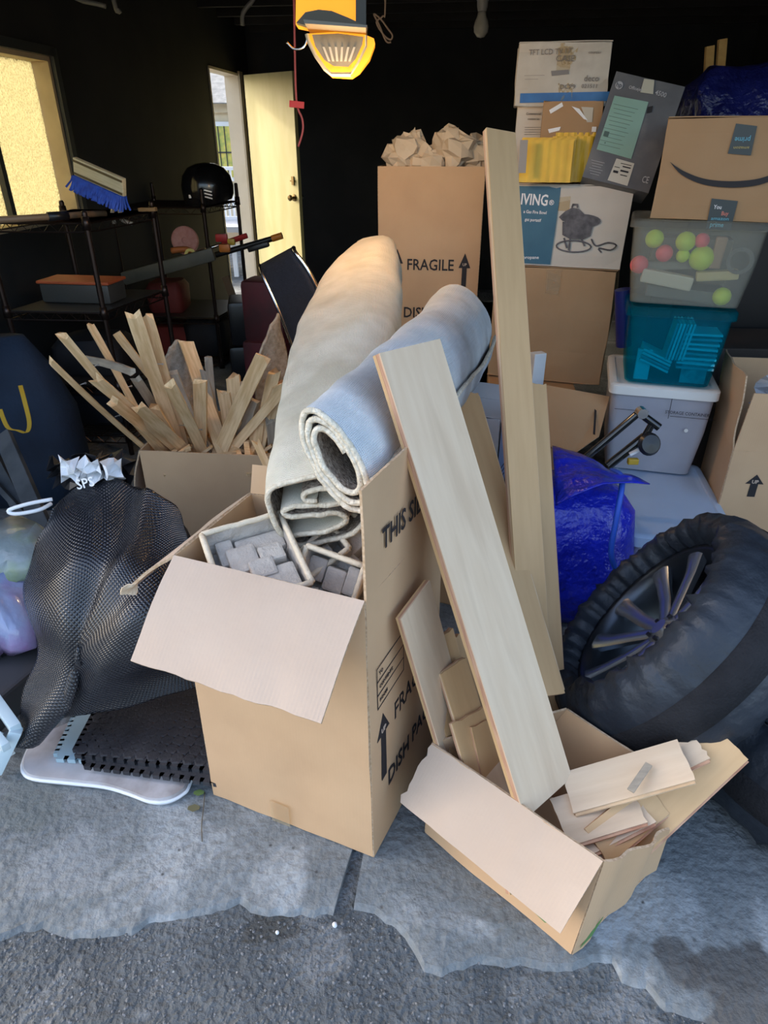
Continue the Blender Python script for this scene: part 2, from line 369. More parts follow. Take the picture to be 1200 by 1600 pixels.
for y in (Y0 - .02, Y1 + .02): box(bm, (.02, .045, hh + .08), RM @ T(WX + .011, y, ZB - .04))
box(bm, (.02, ww + .04, .045), RM @ T(WX + .011, (Y0 + Y1) / 2, ZT)); obj('casing', bm, M['frame_dark'], win)
# side door: jamb, leaf swung into the garage, knob and deadbolt
M['door_paint'] = mat('warm_lit_door_paint', (.40, .36, .15), (.46, .42, .20), 3, .55, stretch=(3, 3, .7))  # warm light from the doorway is put into the leaf's yellow
M['jamb'] = mat('jamb_paint', (.56, .49, .37), (.62, .55, .43), 4, .6)
bm = NB(); box(bm, (.14, .02, DH), RM @ T(WX - .06, D0 + .01, 0)); box(bm, (.14, .025, DH), RM @ T(WX - .06, D1 - .012, 0)); box(bm, (.14, D1 - D0, .02), RM @ T(WX - .06, (D0 + D1) / 2, DH - .02))
box(bm, (.02, .10, DH + .02), RM @ T(WX + .012, D1 + .03, 0))
dj = struct('door_1', bm, M['jamb'])
h0 = V((-1.325, 7.60, 0)); h1 = V((-.81, 7.16, 0)); dd = (h1 - h0).normalized()
LM = frame(h0, dd, (-dd.y, dd.x, 0)); Lw = (h1 - h0).length
bm = NB(); box(bm, (Lw, .04, 1.97), LM @ T(Lw / 2, .0, .012), .003); leaf = obj('door_leaf', bm, M['door_paint'], dj)
for s in (-1, 1):
    bm = NB(); kM = LM @ T(Lw - .07, s * .02, .95) @ RX(-90 * s)
    lathe(bm, [(.001, 0), (.032, 0), (.032, .006), (.012, .01), (.011, .035), (.026, .045), (.029, .058), (.02, .068), (.001, .07)], kM, 16)
    obj('knob', bm, mat('dark_brass', (.10, .07, .03), rough=.3, metal=1) if s < 0 else M['chrome'], leaf)
bm = NB(); box(bm, (.03, .012, .075), LM @ T(Lw - .07, -.024, 1.06)); box(bm, (.05, .02, .012), LM @ T(Lw - .07, -.03, 1.09)); obj('deadbolt', bm, mat('aged_brass', (.2, .14, .06), rough=.35, metal=1), leaf)
# what stands outside the side door
M['cream'] = mat('cream_stucco', (.66, .58, .42), (.72, .64, .48), 8, .9); M['white'] = mat('white_paint', (.8, .82, .84), rough=.5)
M['shingle'] = mat('grey_shingle', (.20, .20, .19), (.29, .29, .27), 12, .9)
HX, HY = -3.2, 11.0
hs = thing('house', 'cream neighbouring house with grey shingled roof seen through the open side door', 'house', (HX, HY, 0))
bm = NB(); box(bm, (4.4, .2, 1.9), T(HX, HY, 0)); box(bm, (4.6, .05, .14), T(HX, HY - .16, 1.78)); obj('wall', bm, M['cream'], hs)
for k in range(12):
    bm = NB(); box(bm, (4.8, .17, .015), T(HX, HY - .3 + k * .135, 1.92 + k * .085) @ RX(32)); obj('shingle_course', bm, M['shingle'], hs)
wf = NB(); box(wf, (.85, .05, .75), T(-2.25, HY - .12, .92)); wf = obj('window', wf, M['white'], hs)
bm = NB(); box(bm, (.74, .02, .64), T(-2.25, HY - .15, .975)); obj('pane', bm, mat('yellow_window', (.75, .62, .12), (.35, .42, .10), 14, .3), wf)
bm = NB()
for k in range(9): box(bm, (.012, .012, .64), T(-2.6 + k * .088, HY - .17, .975))
box(bm, (.74, .012, .02), T(-2.25, HY - .17, 1.28)); obj('window_bars', bm, M['frame_dark'], wf)
rl = thing('railing', 'white picket railing of the deck outside the side door', 'railing', (-2.3, 9.2, 0))
bm = NB(); box(bm, (1.9, .05, .04), T(-2.3, 9.2, 1.12)); obj('top_rail', bm, M['white'], rl)
bm = NB(); box(bm, (1.9, .05, .04), T(-2.3, 9.2, .56)); obj('bottom_rail', bm, M['white'], rl)
me = None
for k in range(34):
    if me is None:
        bm = NB(); box(bm, (.022, .022, .53), T(0, 0, 0)); me = bpy.data.meshes.new('picket'); bm.to_mesh(me); bm.free(); me.materials.append(M['white'])
    o = bpy.data.objects.new('picket', me); C.objects.link(o); o.parent = rl; o.location = (-.93 + k * .056, 0, .595)
dk = thing('deck', 'raised grey deck on white posts outside the side door', 'deck', (-2.3, 9.0, 0))
bm = NB(); box(bm, (1.9, 1.1, .06), T(-2.3, 8.95, .5)); obj('decking', bm, mat('deck_boards', (.35, .36, .38), rough=.7), dk)
bm = NB(); box(bm, (1.9, .04, .12), T(-2.3, 8.4, .38)); obj('fascia', bm, mat('tan_fascia', (.5, .38, .25), rough=.7), dk)
for k in range(7):
    bm = NB(); box(bm, (.05, .05, .55), T(-3.1 + k * .26, 8.55, -.02)); obj('post', bm, M['white'], dk)
bm = NB(); tube(bm, cr([aty(388, 225, 10.8), aty(372, 195, 10.8), aty(364, 180, 10.8), aty(363, 165, 10.8), aty(369, 160, 10.85)], 5), .042, 8)
solo('downpipe', bm, mat('brown_pipe', (.05, .04, .03), rough=.5), 'dark curved downpipe outside the open side door', 'pipe', smooth=True)
bm = NB(); box(bm, (12, .3, .1), T(0, 14, -.11)); bm.free()
# ---------------------------------------------------------------- lettering and cartons
def text(s, size, F, m, parent, sx=1.0, bold=.012, center=True, name='lettering', spacing=1.0, label=None):
    """flat printed letters: F places them, local X reads along, local Y is up"""
    cu = bpy.data.curves.new('letters', 'FONT'); cu.body = s; cu.size = size; cu.offset = bold * size; cu.resolution_u = 2
    cu.align_x = 'CENTER' if center else 'LEFT'; cu.align_y = 'CENTER'; cu.space_character = spacing; cu.extrude = .0004
    t = bpy.data.objects.new('letters', cu); me = bpy.data.meshes.new_from_object(t)
    bm = NB(); bm.from_mesh(me); bpy.data.objects.remove(t); bpy.data.meshes.remove(me); bpy.data.curves.remove(cu)
    bm.transform(F @ T(0, 0, .0012) @ SC(sx, 1, 1)); return obj(name, bm, m, parent, label=label)
def arrow(F, wd, ht, parent, m=None, stem=.4, head=.3, up=True):
    bm = NB(); s = wd * stem / 2; y = ht * (1 - head)
    P = [(-s, 0), (s, 0), (s, y), (wd / 2, y), (0, ht), (-wd / 2, y), (-s, y)]
    polyslab(bm, [F @ V((a, b, .0012)) for a, b in P], .0008); obj('arrow_print', bm, m or M['ink'], parent)
    if up: text('UP', wd * .30, F @ T(0, y + ht * head * .22, .001), M['card_in'], parent, bold=.03)
def lines(F, rects, parent, m, name='printed_lines'):
    bm = NB()
    for x, y, a, b in rects: box(bm, (a, b, .0008), F @ T(x, y, .0008))
    return obj(name, bm, m, parent)
def label_card(F, a, b, parent, m, name='label', t=.0008):
    bm = NB(); box(bm, (a, b, t), F @ T(0, 0, .0002)); return obj(name, bm, m, parent)
def carton(name, label, cat, fl, fr, d, h, m, group=None, dents=0, flaps=True, tape=True, seed=1, lean=(0, 0)):
    """closed box on the bottom edge fl-fr, depth d away from it, height h; returns thing and front-face frame"""
    fl = V(fl); fr = V(fr); x = fr - fl; wd = x.length; x.normalize()
    z = V((lean[0], lean[1], 1)); F = frame((fl + fr) / 2, x, z)        # X right, Y up, Z towards the viewer
    if F.col[2].xyz.dot(V((0, -1, 0))) < 0: F = frame((fl + fr) / 2, x, -z)
    t = thing(name, label, cat, F @ RX(-90), group)
    bm = NB(); G = bmesh.ops.create_cube(bm, size=1)
    bmesh.ops.subdivide_edges(bm, edges=bm.edges, cuts=6, use_grid_fill=True)
    for v in bm.verts:
        c = v.co; e = 1 - max(0, max(abs(c.x), abs(c.y), abs(c.z)) * 2 - 1)
        p = V((c.x * wd, (c.y + .5) * h, (c.z - .5) * d))
        inn = (1 - (2 * c.x) ** 2 if abs(abs(c.z) - .5) < .01 or abs(abs(c.y) - .5) < .01 else 1)
        nn = noise.noise(p * 5 + V((seed, seed * 2, 0)))
        p += V((nn * dents, nn * dents * .6, nn * dents)); v.co = F @ p
    bmesh.ops.bevel(bm, geom=[e for e in bm.edges if e.calc_face_angle(0) > .8], offset=.003, segments=1, affect='EDGES')
    obj('box_body', bm, m, t)
    if flaps:
        for s in (0, 1):
            z0 = -.001 - s * d / 2; z1 = z0 - d / 2 + .004; bm = NB()
            sheet(bm, grid4(F @ V((-wd / 2, h + .003, z1)), F @ V((wd / 2, h + .003, z1)), F @ V((wd / 2, h + .003, z0)), F @ V((-wd / 2, h + .003, z0)), 6, 3), .003, fn=wob(.002, 6, seed + s))
            obj('flap', bm, m, t)
    if tape:
        bm = NB(); box(bm, (.05, .0006, d * .98), F @ T(0, h + .0052, -d / 2) @ T(0, 0, -d * .49)); box(bm, (.05, .09, .0006), F @ T(0, h - .045, .001))
        obj('tape', bm, M['tape'], t)
    return t, F, wd
def flapgrid(a, b, e, nx=8, ny=6, bend=0, tear=0, seed=0):
    """flap hinged on a-b, reaching by e, with a soft crease and an uneven outer edge"""
    G = grid4(a, b, V(b) + V(e), V(a) + V(e), nx, ny)
    n = (V(b) - V(a)).cross(V(e)).normalized()
    for i, r in enumerate(G):
        for j, p in enumerate(r):
            s = i / ny; r[j] = p + n * bend * math.sin(s * math.pi) + n * .003 * noise.noise(p * 14 + V((seed, 0, 0)))
            if i == ny: r[j] = r[j] + V(e) * tear * noise.noise(p * 22 + V((seed, 3, 0)))
    return G
def panel(name, a, b, c, d, parent, t=.005, nx=8, ny=6, amp=.002, seed=0, mats=None, label=None):
    bm = NB(); sheet(bm, grid4(a, b, c, d, nx, ny), t, 0, 1, fn=wob(amp, 8, seed)); return obj(name, bm, mats or [M['card'], M['card_edge']], parent, smooth='auto', label=label)
CE = [M['card'], M['card_edge']]; CI = [M['card_in'], M['card_edge']]

# ---------------------------------------------------------------- tall open box in front, its print and its flaps
b0 = atz(335, 1240, .003); b1 = atz(583, 1339, .003); t0 = atz(272, 868, .715); t1 = V((-.034, .962, .715))
b2 = b1 + V((.42, .907, 0)) * .38; b3 = b0 + V((.40, .917, 0)) * .40
t2 = t1 + V((.45, .893, 0)) * .36; t3 = atz(392, 771, .715)
cx = (b0 + b1 + b2 + b3) / 4; cx.z = 0
big = thing('open_carton', 'tall open brown moving carton in front, fragile dish print on its side, pulp trays inside', 'box', cx)
panel('front_panel', t0, t1, b1, b0, big, nx=10, ny=12, amp=.006, seed=1)
panel('left_panel', t3, t0, b0, b3, big, seed=2); panel('back_panel', t2, t3, b3, b2, big, seed=3)
panel('right_panel', t1, t2, b2, b1, big, nx=10, ny=12, amp=.003, seed=4)
panel('bottom_panel', b0 + V((0, 0, .004)), b1 + V((0, 0, .004)), b2 + V((0, 0, .004)), b3 + V((0, 0, .004)), big)
# front flap hangs outwards
f0 = atz(205, 1033, .61); f1 = atz(502, 1131, .60)
bm = NB(); G = grid4(t0, t1, f1, f0, 16, 12)
nrm = (t1 - t0).cross(f0 - t0).normalized()
for i, r in enumerate(G):
    for j, p in enumerate(r):
        s = i / 12; q = j / 16
        r[j] = p + nrm * (-.006 * math.sin(s * math.pi) + .003 * math.exp(-((q - .62 - .15 * s) / .03) ** 2) * s) + (f0 - t0) * (.03 * noise.noise(V((q * 7, 3, 0)))) * (i == 12) + nrm * .002 * noise.noise(p * 20)
sheet(bm, G, .005, 0, 1); obj('front_flap', bm, CI, big, smooth='auto', label='front flap folded outwards, pale inner side up')
# left flap stretched out sideways, nearly edge on, torn tip
e = atz(197, 924, .63) - t0
bm = NB(); sheet(bm, flapgrid(t0, t3, e, 8, 8, .004, .12, 5), .006, 0, 1); obj('side_flap', bm, CI, big, smooth='auto')
bm = NB(); q = t0 + e * .93; sheet(bm, grid4(q + V((-.01, -.012, .012)), q + V((.016, .012, .014)), q + V((.008, .014, -.018)), q + V((-.014, -.008, -.014)), 5, 4), .003, fn=wob(.012, 60, 3)); obj('torn_corner', bm, [M['paper']], big)
# back flap stands up behind the trays
panel('back_flap', t3 + V((.0, .05, .05)), t2 + V((0, .05, .05)), t2, t3, big, seed=6, mats=[M['card'], M['card_edge']])
# right flap stands up as a tall wing
w0 = aty(562, 766, t1.y + .005); hgt = w0.z - t1.z
panel('side_flap', w0, t2 + V((-.01, .0, hgt + .01)), t2, t1, big, amp=.003, seed=7)
xr = (t2 - t1).normalized(); SF = frame(t1, xr, (0, 0, 1)); 
if SF.col[2].x < 0: SF = frame(t1, xr, (0, 0, -1))
text('THIS SIDE UP', .062, SF @ T(.200, .092, .0035), M['ink'], big, .78)
xb = (b2 - b1).normalized(); BF = frame(b1, xb, t1 - b1)
text('FRAGILE', .068, BF @ T(.215, .345, .0045), M['ink'], big, .82); text('DISH PACK', .068, BF @ T(.215, .175, .0045), M['ink'], big, .82)
for xx in (.058, .375): arrow(BF @ T(xx, .205, .004), .06, .19, big)
R = []
for k in range(4): R.append((.10, .425 + k * .035, .13, .002))
R += [(.035, .4775, .002, .107), (.165, .4775, .002, .107)]
lines(BF @ T(0, 0, .004), R, big, M['ink'], 'printed_form')
for k, s in enumerate(('TO', 'CONTENTS', 'ROOM')): text(s, .012, BF @ T(.045, .512 - k * .035, .0045), M['ink'], big, center=False)
# tape over the bottom seam at the front
bm = NB(); FF = frame(b0.lerp(b1, .5), b1 - b0, t0 - b0); box(bm, (.05, .07, .0006), FF @ T(-.02, .035, .007)); obj('tape', bm, M['tape'], big)

# moulded pulp trays inside it
def pulp_tray(label, F, L, W, seed, cells):
    t = thing('pulp_tray', label, 'packing', F, 'moulded pulp trays in the tall carton'); random.seed(seed)
    bm = NB(); box(bm, (L - .02, W - .02, .006), T(0, 0, -.030)); rim = NB()
    for (sx, sy) in ((0, 1), (0, -1), (1, 0), (-1, 0)):
        q = [V((sx * L / 2 - (L / 2 if not sx else 0), sy * W / 2 - (W / 2 if not sy else 0), .03)), V((sx * L / 2 + (L / 2 if not sx else 0), sy * W / 2 + (W / 2 if not sy else 0), .03))]
        lo = [V((p.x * .9, p.y * .88, -.03)) for p in q]
        sheet(bm, grid4(q[0], q[1], lo[1], lo[0], 12, 4), .007, fn=wob(.006, 30, seed + sx + 2 * sy))
        tube(rim, [p + V((0, 0, .003 * noise.noise(p * 60))) for p in [q[0].lerp(q[1], k / 9) for k in range(10)]], .0065, 6)
    obj('rim', rim, M['pulp_rim'], t, True, smooth=True)
    obj('tray_shell', bm, M['grey_pulp'], t, True)
    for (x, y, a, b, h) in cells:
        bm = NB(); box(bm, (a, b, h), T(x * L, y * W, -.028), .006); obj('pulp_block', bm, M['grey_pulp'], t, True)
    return t
cA = [(-.30, .15, .05, .10, .03), (-.1, -.12, .07, .06, .045), (-.06, .22, .045, .05, .05), (.12, .05, .05, .05, .055), (.28, -.22, .07, .05, .04), (.3, .2, .07, .07, .05), (-.28, -.28, .07, .035, .035)]
A0 = atz(328, 872, .690); A1 = atz(476, 902, .672); A2 = atz(428, 798, .725)
pulp_tray('large grey pulp tray lying tilted at the left inside the tall carton', frame((A0 + A1) / 2, A1 - A2, A2 - A0), (A1 - A2).length * 1.0, (A2 - A0).length * .92, 1, cA)
pulp_tray('grey pulp tray standing on edge in the middle of the tall carton', frame(atz(480, 850, .66), atz(520, 880, .66) - atz(460, 800, .70), V((.2, .9, .5))), .20, .13, 2, [(-.3, .1, .05, .05, .04), (.0, 0, .05, .05, .045), (.3, .05, .05, .06, .04), (.1, .35, .03, .04, .03)])
pulp_tray('broken pulp tray at the right inside the tall carton under the rugs', frame(atz(530, 880, .64), atz(560, 860, .68) - atz(500, 920, .62), V((-.6, .6, .5))), .19, .14, 3, [(-.25, .1, .05, .05, .045), (.05, -.1, .05, .05, .05), (.3, .1, .05, .06, .05)])
pulp_tray('pulp corner piece upside down by the front rim of the tall carton', frame(atz(520, 905, .645), atz(545, 930, .64) - atz(465, 900, .655), V((.1, .5, .8))), .13, .10, 4, [(-.3, .1, .04, .05, .035), (.05, 0, .045, .05, .04), (.33, .1, .03, .06, .04)])
bm = NB()
for k in range(60):
    p = t0.lerp(t1, random.random()).lerp(t3.lerp(t2, random.random()), random.uniform(.1, .9)); p.z = random.uniform(.50, .60)
    box(bm, (random.uniform(.03, .08), random.uniform(.03, .07), random.uniform(.02, .05)), T(p) @ RZ(random.uniform(0, 180)) @ RX(random.uniform(-40, 40)), .006)
solo('pulp_scraps', bm, M['grey_pulp'], 'broken grey pulp pieces filling the tall carton under the trays', 'packing', kind='stuff')

# ---------------------------------------------------------------- small open box of flooring
s0 = atz(665, 1300, .003); s1 = atz(893, 1490, .003); s2 = atz(1022, 1357, .003); s3 = s0 + (s2 - s1) * 1.0
r0 = atz(676, 1160, .29); r1 = atz(943, 1345, .30); r2 = atz(1025, 1196, .30); r3 = atz(886, 1108, .30); r2b = atz(1043, 1293, .245)
sm = thing('open_carton', 'low open carton of flooring offcuts in front, flap folded over its near side', 'box', (s0 + s2) / 2)
panel('front_panel', r0, r1, s1, s0, sm, amp=.004, seed=11); panel('back_panel', r2, r3, s3, s2 + V((0, .0, 0)), sm, amp=.004, seed=12)
panel('left_panel', r3.lerp(r0, .0), r0, s0, s3, sm, amp=.004, seed=13)
bm = NB(); G = grid4(r1, r2b, s2, s1, 12, 8)
for i, r in enumerate(G):
    for j, p in enumerate(r): r[j] = p + V((.8, -.5, 0)) * (.012 * math.sin(j / 12 * math.pi) * (1 - i / 8) + .006 * math.sin(j * 1.1))
sheet(bm, G, .005, 0, 1); obj('right_panel', bm, CE, sm, smooth='auto', label='side panel bulging outwards')
panel('bottom_panel', s0 + V((0, 0, .005)), s1 + V((0, 0, .005)), s2 + V((0, 0, .005)), s3 + V((0, 0, .005)), sm)
g0 = atz(627, 1254, .16); g1 = atz(876, 1458, .15)
bm = NB(); G = grid4(r0, r1, g1, g0, 20, 10); nrm = (r1 - r0).cross(g0 - r0).normalized()
for i, r in enumerate(G):
    for j, p in enumerate(r):
        q = j / 20; s = i / 10
        k = sum(a * math.exp(-((q - c) / .018) ** 2) for c, a in ((.22, .004), (.42, .003), (.63, -.009)))
        r[j] = p + nrm * k + (V((0, 0, 0)) if j else (r1 - r0) * .03 * noise.noise(p * 60)) + nrm * .0015 * noise.noise(p * 25)
sheet(bm, G, .005, 0, 1); obj('front_flap', bm, CI, sm, smooth='auto', label='front flap folded outwards, pale inner side up')
SFm = frame(s0.lerp(s1, .5), s1 - s0, r0 - s0)
bm = NB(); polyslab(bm, [SFm @ V(p) for p in ((-.03, .06, .006), (.13, .035, .006), (.14, .045, .006), (.13, .062, .006), (0, .085, .006))], .001); obj('green_print', bm, mat('green_ink', (.10, .22, .06), rough=.7), sm)
bm = NB(); RF = frame(s1, s2 - s1, r1 - s1); polyslab(bm, [RF @ V(p) for p in ((.012, .02, .008), (.05, .02, .008), (.075, .06, .008), (.04, .045, .008))], .001); obj('green_print', bm, mat('green_ink_2', (.10, .22, .06), rough=.7), sm)
lines(SFm, [(.155, .05, .004, .03), (.162, .05, .002, .03)], sm, M['ink'])

# ---------------------------------------------------------------- flooring boards
def board(name, label, a, b, wdir, wd, th, group=None, face='veneer', core='core', jag_a=0, jag_b=0, seed=0, tongue=True):
    """board from a to b (centre of the visible face), wdir = direction of its width, face towards the viewer"""
    a = V(a); b = V(b); F = frame(a, b - a, wdir); L = (b - a).length
    if F.col[2].xyz.dot(V((0, -.6, .8))) < 0: F = frame(a, b - a, -V(wdir))
    t = thing(name, label, 'board', F, group); n = 8
    ya = [(-wd / 2 + wd * k / n) for k in range(n + 1)]
    ea = [jag_a * (noise.noise(V((y * 90, seed, 0))) + .6 * noise.noise(V((y * 30, seed, 5)))) for y in ya]
    eb = [L + jag_b * (noise.noise(V((y * 90, seed, 9))) + .6 * noise.noise(V((y * 30, seed, 15)))) for y in ya]
    def lay(z0, z1, m, nm, ins=0, x0=0):
        bm = NB(); A = [bm.verts.new((x + x0, y * (1 - ins), z)) for z in (z0, z1) for x, y in zip(ea, ya)]; B = [bm.verts.new((x, y * (1 - ins), z)) for z in (z0, z1) for x, y in zip(eb, ya)]
        k = n + 1
        for i in range(n):
            bm.faces.new((A[k + i], A[k + i + 1], B[k + i + 1], B[k + i])); bm.faces.new((A[i], B[i], B[i + 1], A[i + 1]))
            bm.faces.new((A[i], A[i + 1], A[k + i + 1], A[k + i])); bm.faces.new((B[i], B[k + i], B[k + i + 1], B[i + 1]))
        bm.faces.new((A[0], A[k], B[k], B[0])); bm.faces.new((A[n], B[n], B[k + n], A[k + n]))
        obj(nm, bm, m, t, True)
    lay(-.003, 0, M[face], 'face_layer'); lay(-th * .62, -.003, M[core], 'core_layer', .004)
    lay(-th, -th * .62, M['ply' if face == 'veneer' else 'core'], 'back_layer', .0)
    if tongue:
        bm = NB(); box(bm, (L * .98, .006, th * .3), T(L / 2, -wd / 2 - .002, -th * .62)); obj('tongue', bm, M[core], t, True)
    return t
GRP = 'flooring boards in the low carton'
def into_box(p, d, marg=.035):
    """run on from p along d while still inside the low carton"""
    Q = [s0, s1, s2, s3]; p = V(p); d = V(d).normalized()
    def ok(q):
        if q.z < .03: return False
        if q.z > .33: return True
        for a_, b_ in zip(Q, Q[1:] + Q[:1]):
            e_ = (b_ - a_).normalized()
            if e_.x * (q.y - a_.y) - e_.y * (q.x - a_.x) < marg: return False
        return True
    k = 0
    while ok(p + d * .01) and k < 80: p = p + d * .01; k += 1
    return p
# the wide pale board leaning on the upper rug
pa = aty(642, 540, 1.235)
# aim the lower end so that its centre line passes the middle of the wide end seen at the rim
m1 = aty(849, 1215, .92)
dv = (m1 - pa).normalized(); pb = pa + dv * ((m1 - pa).length + .045)
board('floor_board', 'widest pale veneered floor board, leaning from the low carton onto the upper rug', pb, pa, V((1, .85, .0)), .152, .022)
ta = aty(783, 203, 1.95); tb = aty(836, 1010, 1.28); dv = (ta - tb).normalized(); tb = into_box(tb, -dv)
board('floor_board', 'tallest narrow board with tan back side, rising from the low carton past the fragile box', tb, ta, V((1, .3, -.22)), .084, .02, face='ply', core='ply_edge')
ua = aty(832, 598, 1.78); ub = aty(862, 1130, 1.18); dv = (ub - ua).normalized(); ub = into_box(ub, dv)
board('floor_board', 'second tall tan board standing in front of the tallest one', ub, ua, V((1, .4, 0)), .085, .02, face='ply', core='core', jag_b=.01, seed=3)
va = aty(722, 612, 1.78); vb = aty(802, 900, 1.35); dv = (vb - va).normalized()
board('floor_board', 'narrow pale board mostly hidden behind the right edge of the widest board', into_box(vb, dv), va, V((1, .6, 0)), .10, .012, face='ply', core='ply_edge', jag_b=.01, seed=9)
va = aty(790, 800, 1.50); vb = aty(812, 960, 1.32); dv = (vb - va).normalized()
board('floor_board', 'short board just showing between the widest board and the second tall one', into_box(vb, dv), va, V((1, .2, 0)), .06, .012, face='ply', core='core', seed=10)
# the bundle of short boards at the left of the carton
for k, (u1, v1, u2, v2, Ya, Yb, wd, f, c, ja, lb) in enumerate((
    (650, 936, 716, 1170, 1.075, 1.07, .100, 'veneer', 'core', .0, 'pale short board, leftmost and tallest of the bundle beside the tall carton'),
    (684, 1000, 735, 1180, 1.09, 1.02, .085, 'ply', 'ply_edge', .004, 'tan board with notched end, second from the left in the short bundle'),
    (709, 1040, 752, 1180, 1.06, .99, .062, 'ply', 'ply_edge', .004, 'narrow tan board with broken end in the middle of the short bundle'),
    (722, 990, 770, 1180, 1.22, 1.08, .06, 'ply', 'core', .01, 'thin board standing behind the short bundle with splintered tip'),
    (732, 1118, 765, 1230, 1.01, .93, .075, 'ply', 'ply_edge', .008, 'stubby tan board low in the short bundle with slanting top'),
    (765, 1125, 792, 1240, 1.02, .93, .085, 'ply', 'core', .006, 'stubby board with a tongue strip next to the left edge of the widest board'),
    (770, 1190, 788, 1245, .965, .91, .055, 'veneer', 'core', .01, 'small pale offcut in front of the stubby boards'))):
    a = aty(u1, v1, Ya + .04 * (k > 0)); b = aty(u2, v2, Yb + .04 * (k > 0)); dv = (b - a).normalized()
    board('floor_offcut', lb, into_box(b, dv), a, V((1, (1.7, 1.1, .9, .9, .9, .9, .8)[k], .05)), wd * 1.25, .013, GRP + ', short bundle', f, c, 0, ja, k)
# the splayed boards at the right of the carton
for k, (p, q, wv, wd, th, f, c, ja, lb) in enumerate((
    ((892, 1258, .262), (1082, 1205, .365), (-.30, 1, .12), .085, .016, 'veneer', 'ply_edge', .006, 'pale board lying on top of the splayed pile at the right of the low carton'),
    ((905, 1275, .235), (1105, 1183, .362), (-.25, 1, .12), .06, .014, 'veneer', 'core', .012, 'splintered board just under the top one of the splayed pile'),
    ((985, 1330, .20), (1150, 1175, .37), (-.5, .7, .55), .095, .014, 'ply', 'core', .004, 'brown-backed board sticking out furthest right over the side of the low carton'),
    ((880, 1305, .235), (1000, 1268, .27), (-.25, 1, .12), .10, .012, 'veneer', 'core', .01, 'short board under the splayed pile with reddish broken edge'),
    ((905, 1325, .22), (1010, 1272, .265), (-.35, 1, .25), .09, .012, 'veneer', 'core', .01, 'grey-faced offcut low in the splayed pile'),
    ((925, 1335, .21), (1030, 1262, .26), (-.35, 1, .3), .08, .012, 'veneer', 'ply_edge', .01, 'lowest offcut of the splayed pile by the carton rim'),
    ((940, 1345, .225), (1035, 1265, .27), (-.6, .7, .6), .075, .012, 'ply', 'core', .004, 'brown board standing against the right rim of the low carton'))):
    a = atz(*p); b = atz(*q); dv = (b - a).normalized()
    board('floor_offcut', lb, a + V((0, .03, 0)), b + V((0, .03, 0)), V(wv), wd, th, GRP + ', splayed pile', f, c, .004, ja, 20 + k)
a = atz(905, 1255, .31); b = atz(1000, 1195, .335)
bm = NB(); bar(bm, atz(985, 1236, .335), atz(1014, 1194, .35), .014, .004, (0, 0, 1), .001); solo('wood_strip', bm, M['lath_grey'], 'short dark wooden strip lying across the top pale board', 'wood strip')
# ---------------------------------------------------------------- rolled rugs
def rug_mat(name, a, b_, rib, c3):
    m = mat(name, a, b_, 14, .95, 0, c3=c3, s3=4); N = m.node_tree.nodes; L = m.node_tree.links
    uvn = N.new('ShaderNodeUVMap'); w1 = N.new('ShaderNodeTexWave'); w1.inputs['Scale'].default_value = rib; w1.inputs['Distortion'].default_value = 1.2; w1.inputs['Detail'].default_value = 3
    L.new(uvn.outputs[0], w1.inputs[0]); w2 = N.new('ShaderNodeTexWave'); w2.bands_direction = 'Y'; w2.inputs['Scale'].default_value = rib * .8; w2.inputs['Distortion'].default_value = 1.2
    L.new(uvn.outputs[0], w2.inputs[0]); mx = N.new('ShaderNodeMath'); mx.operation = 'MULTIPLY'; L.new(w1.outputs[1], mx.inputs[0]); L.new(w2.outputs[1], mx.inputs[1])
    bp = N.new('ShaderNodeBump'); bp.inputs['Strength'].default_value = .55; bp.inputs['Distance'].default_value = .004; L.new(mx.outputs[0], bp.inputs['Height']); L.new(bp.outputs[0], N['Principled BSDF'].inputs['Normal'])
    return m
M['rug_back'] = rug_mat('rug_backing', (.70, .66, .53), (.80, .76, .63), 75, (.58, .54, .42))
M['rug_back2'] = rug_mat('pale_rug_backing', (.60, .65, .68), (.72, .76, .78), 75, (.46, .47, .47))
M['rug_pile'] = mat('rug_pile', (.16, .12, .09), (.46, .39, .31), 120, 1, .8, 200)
M['rug_edge'] = mat('rug_binding', (.60, .53, .40), (.78, .71, .57), 90, 1, .6, 150)
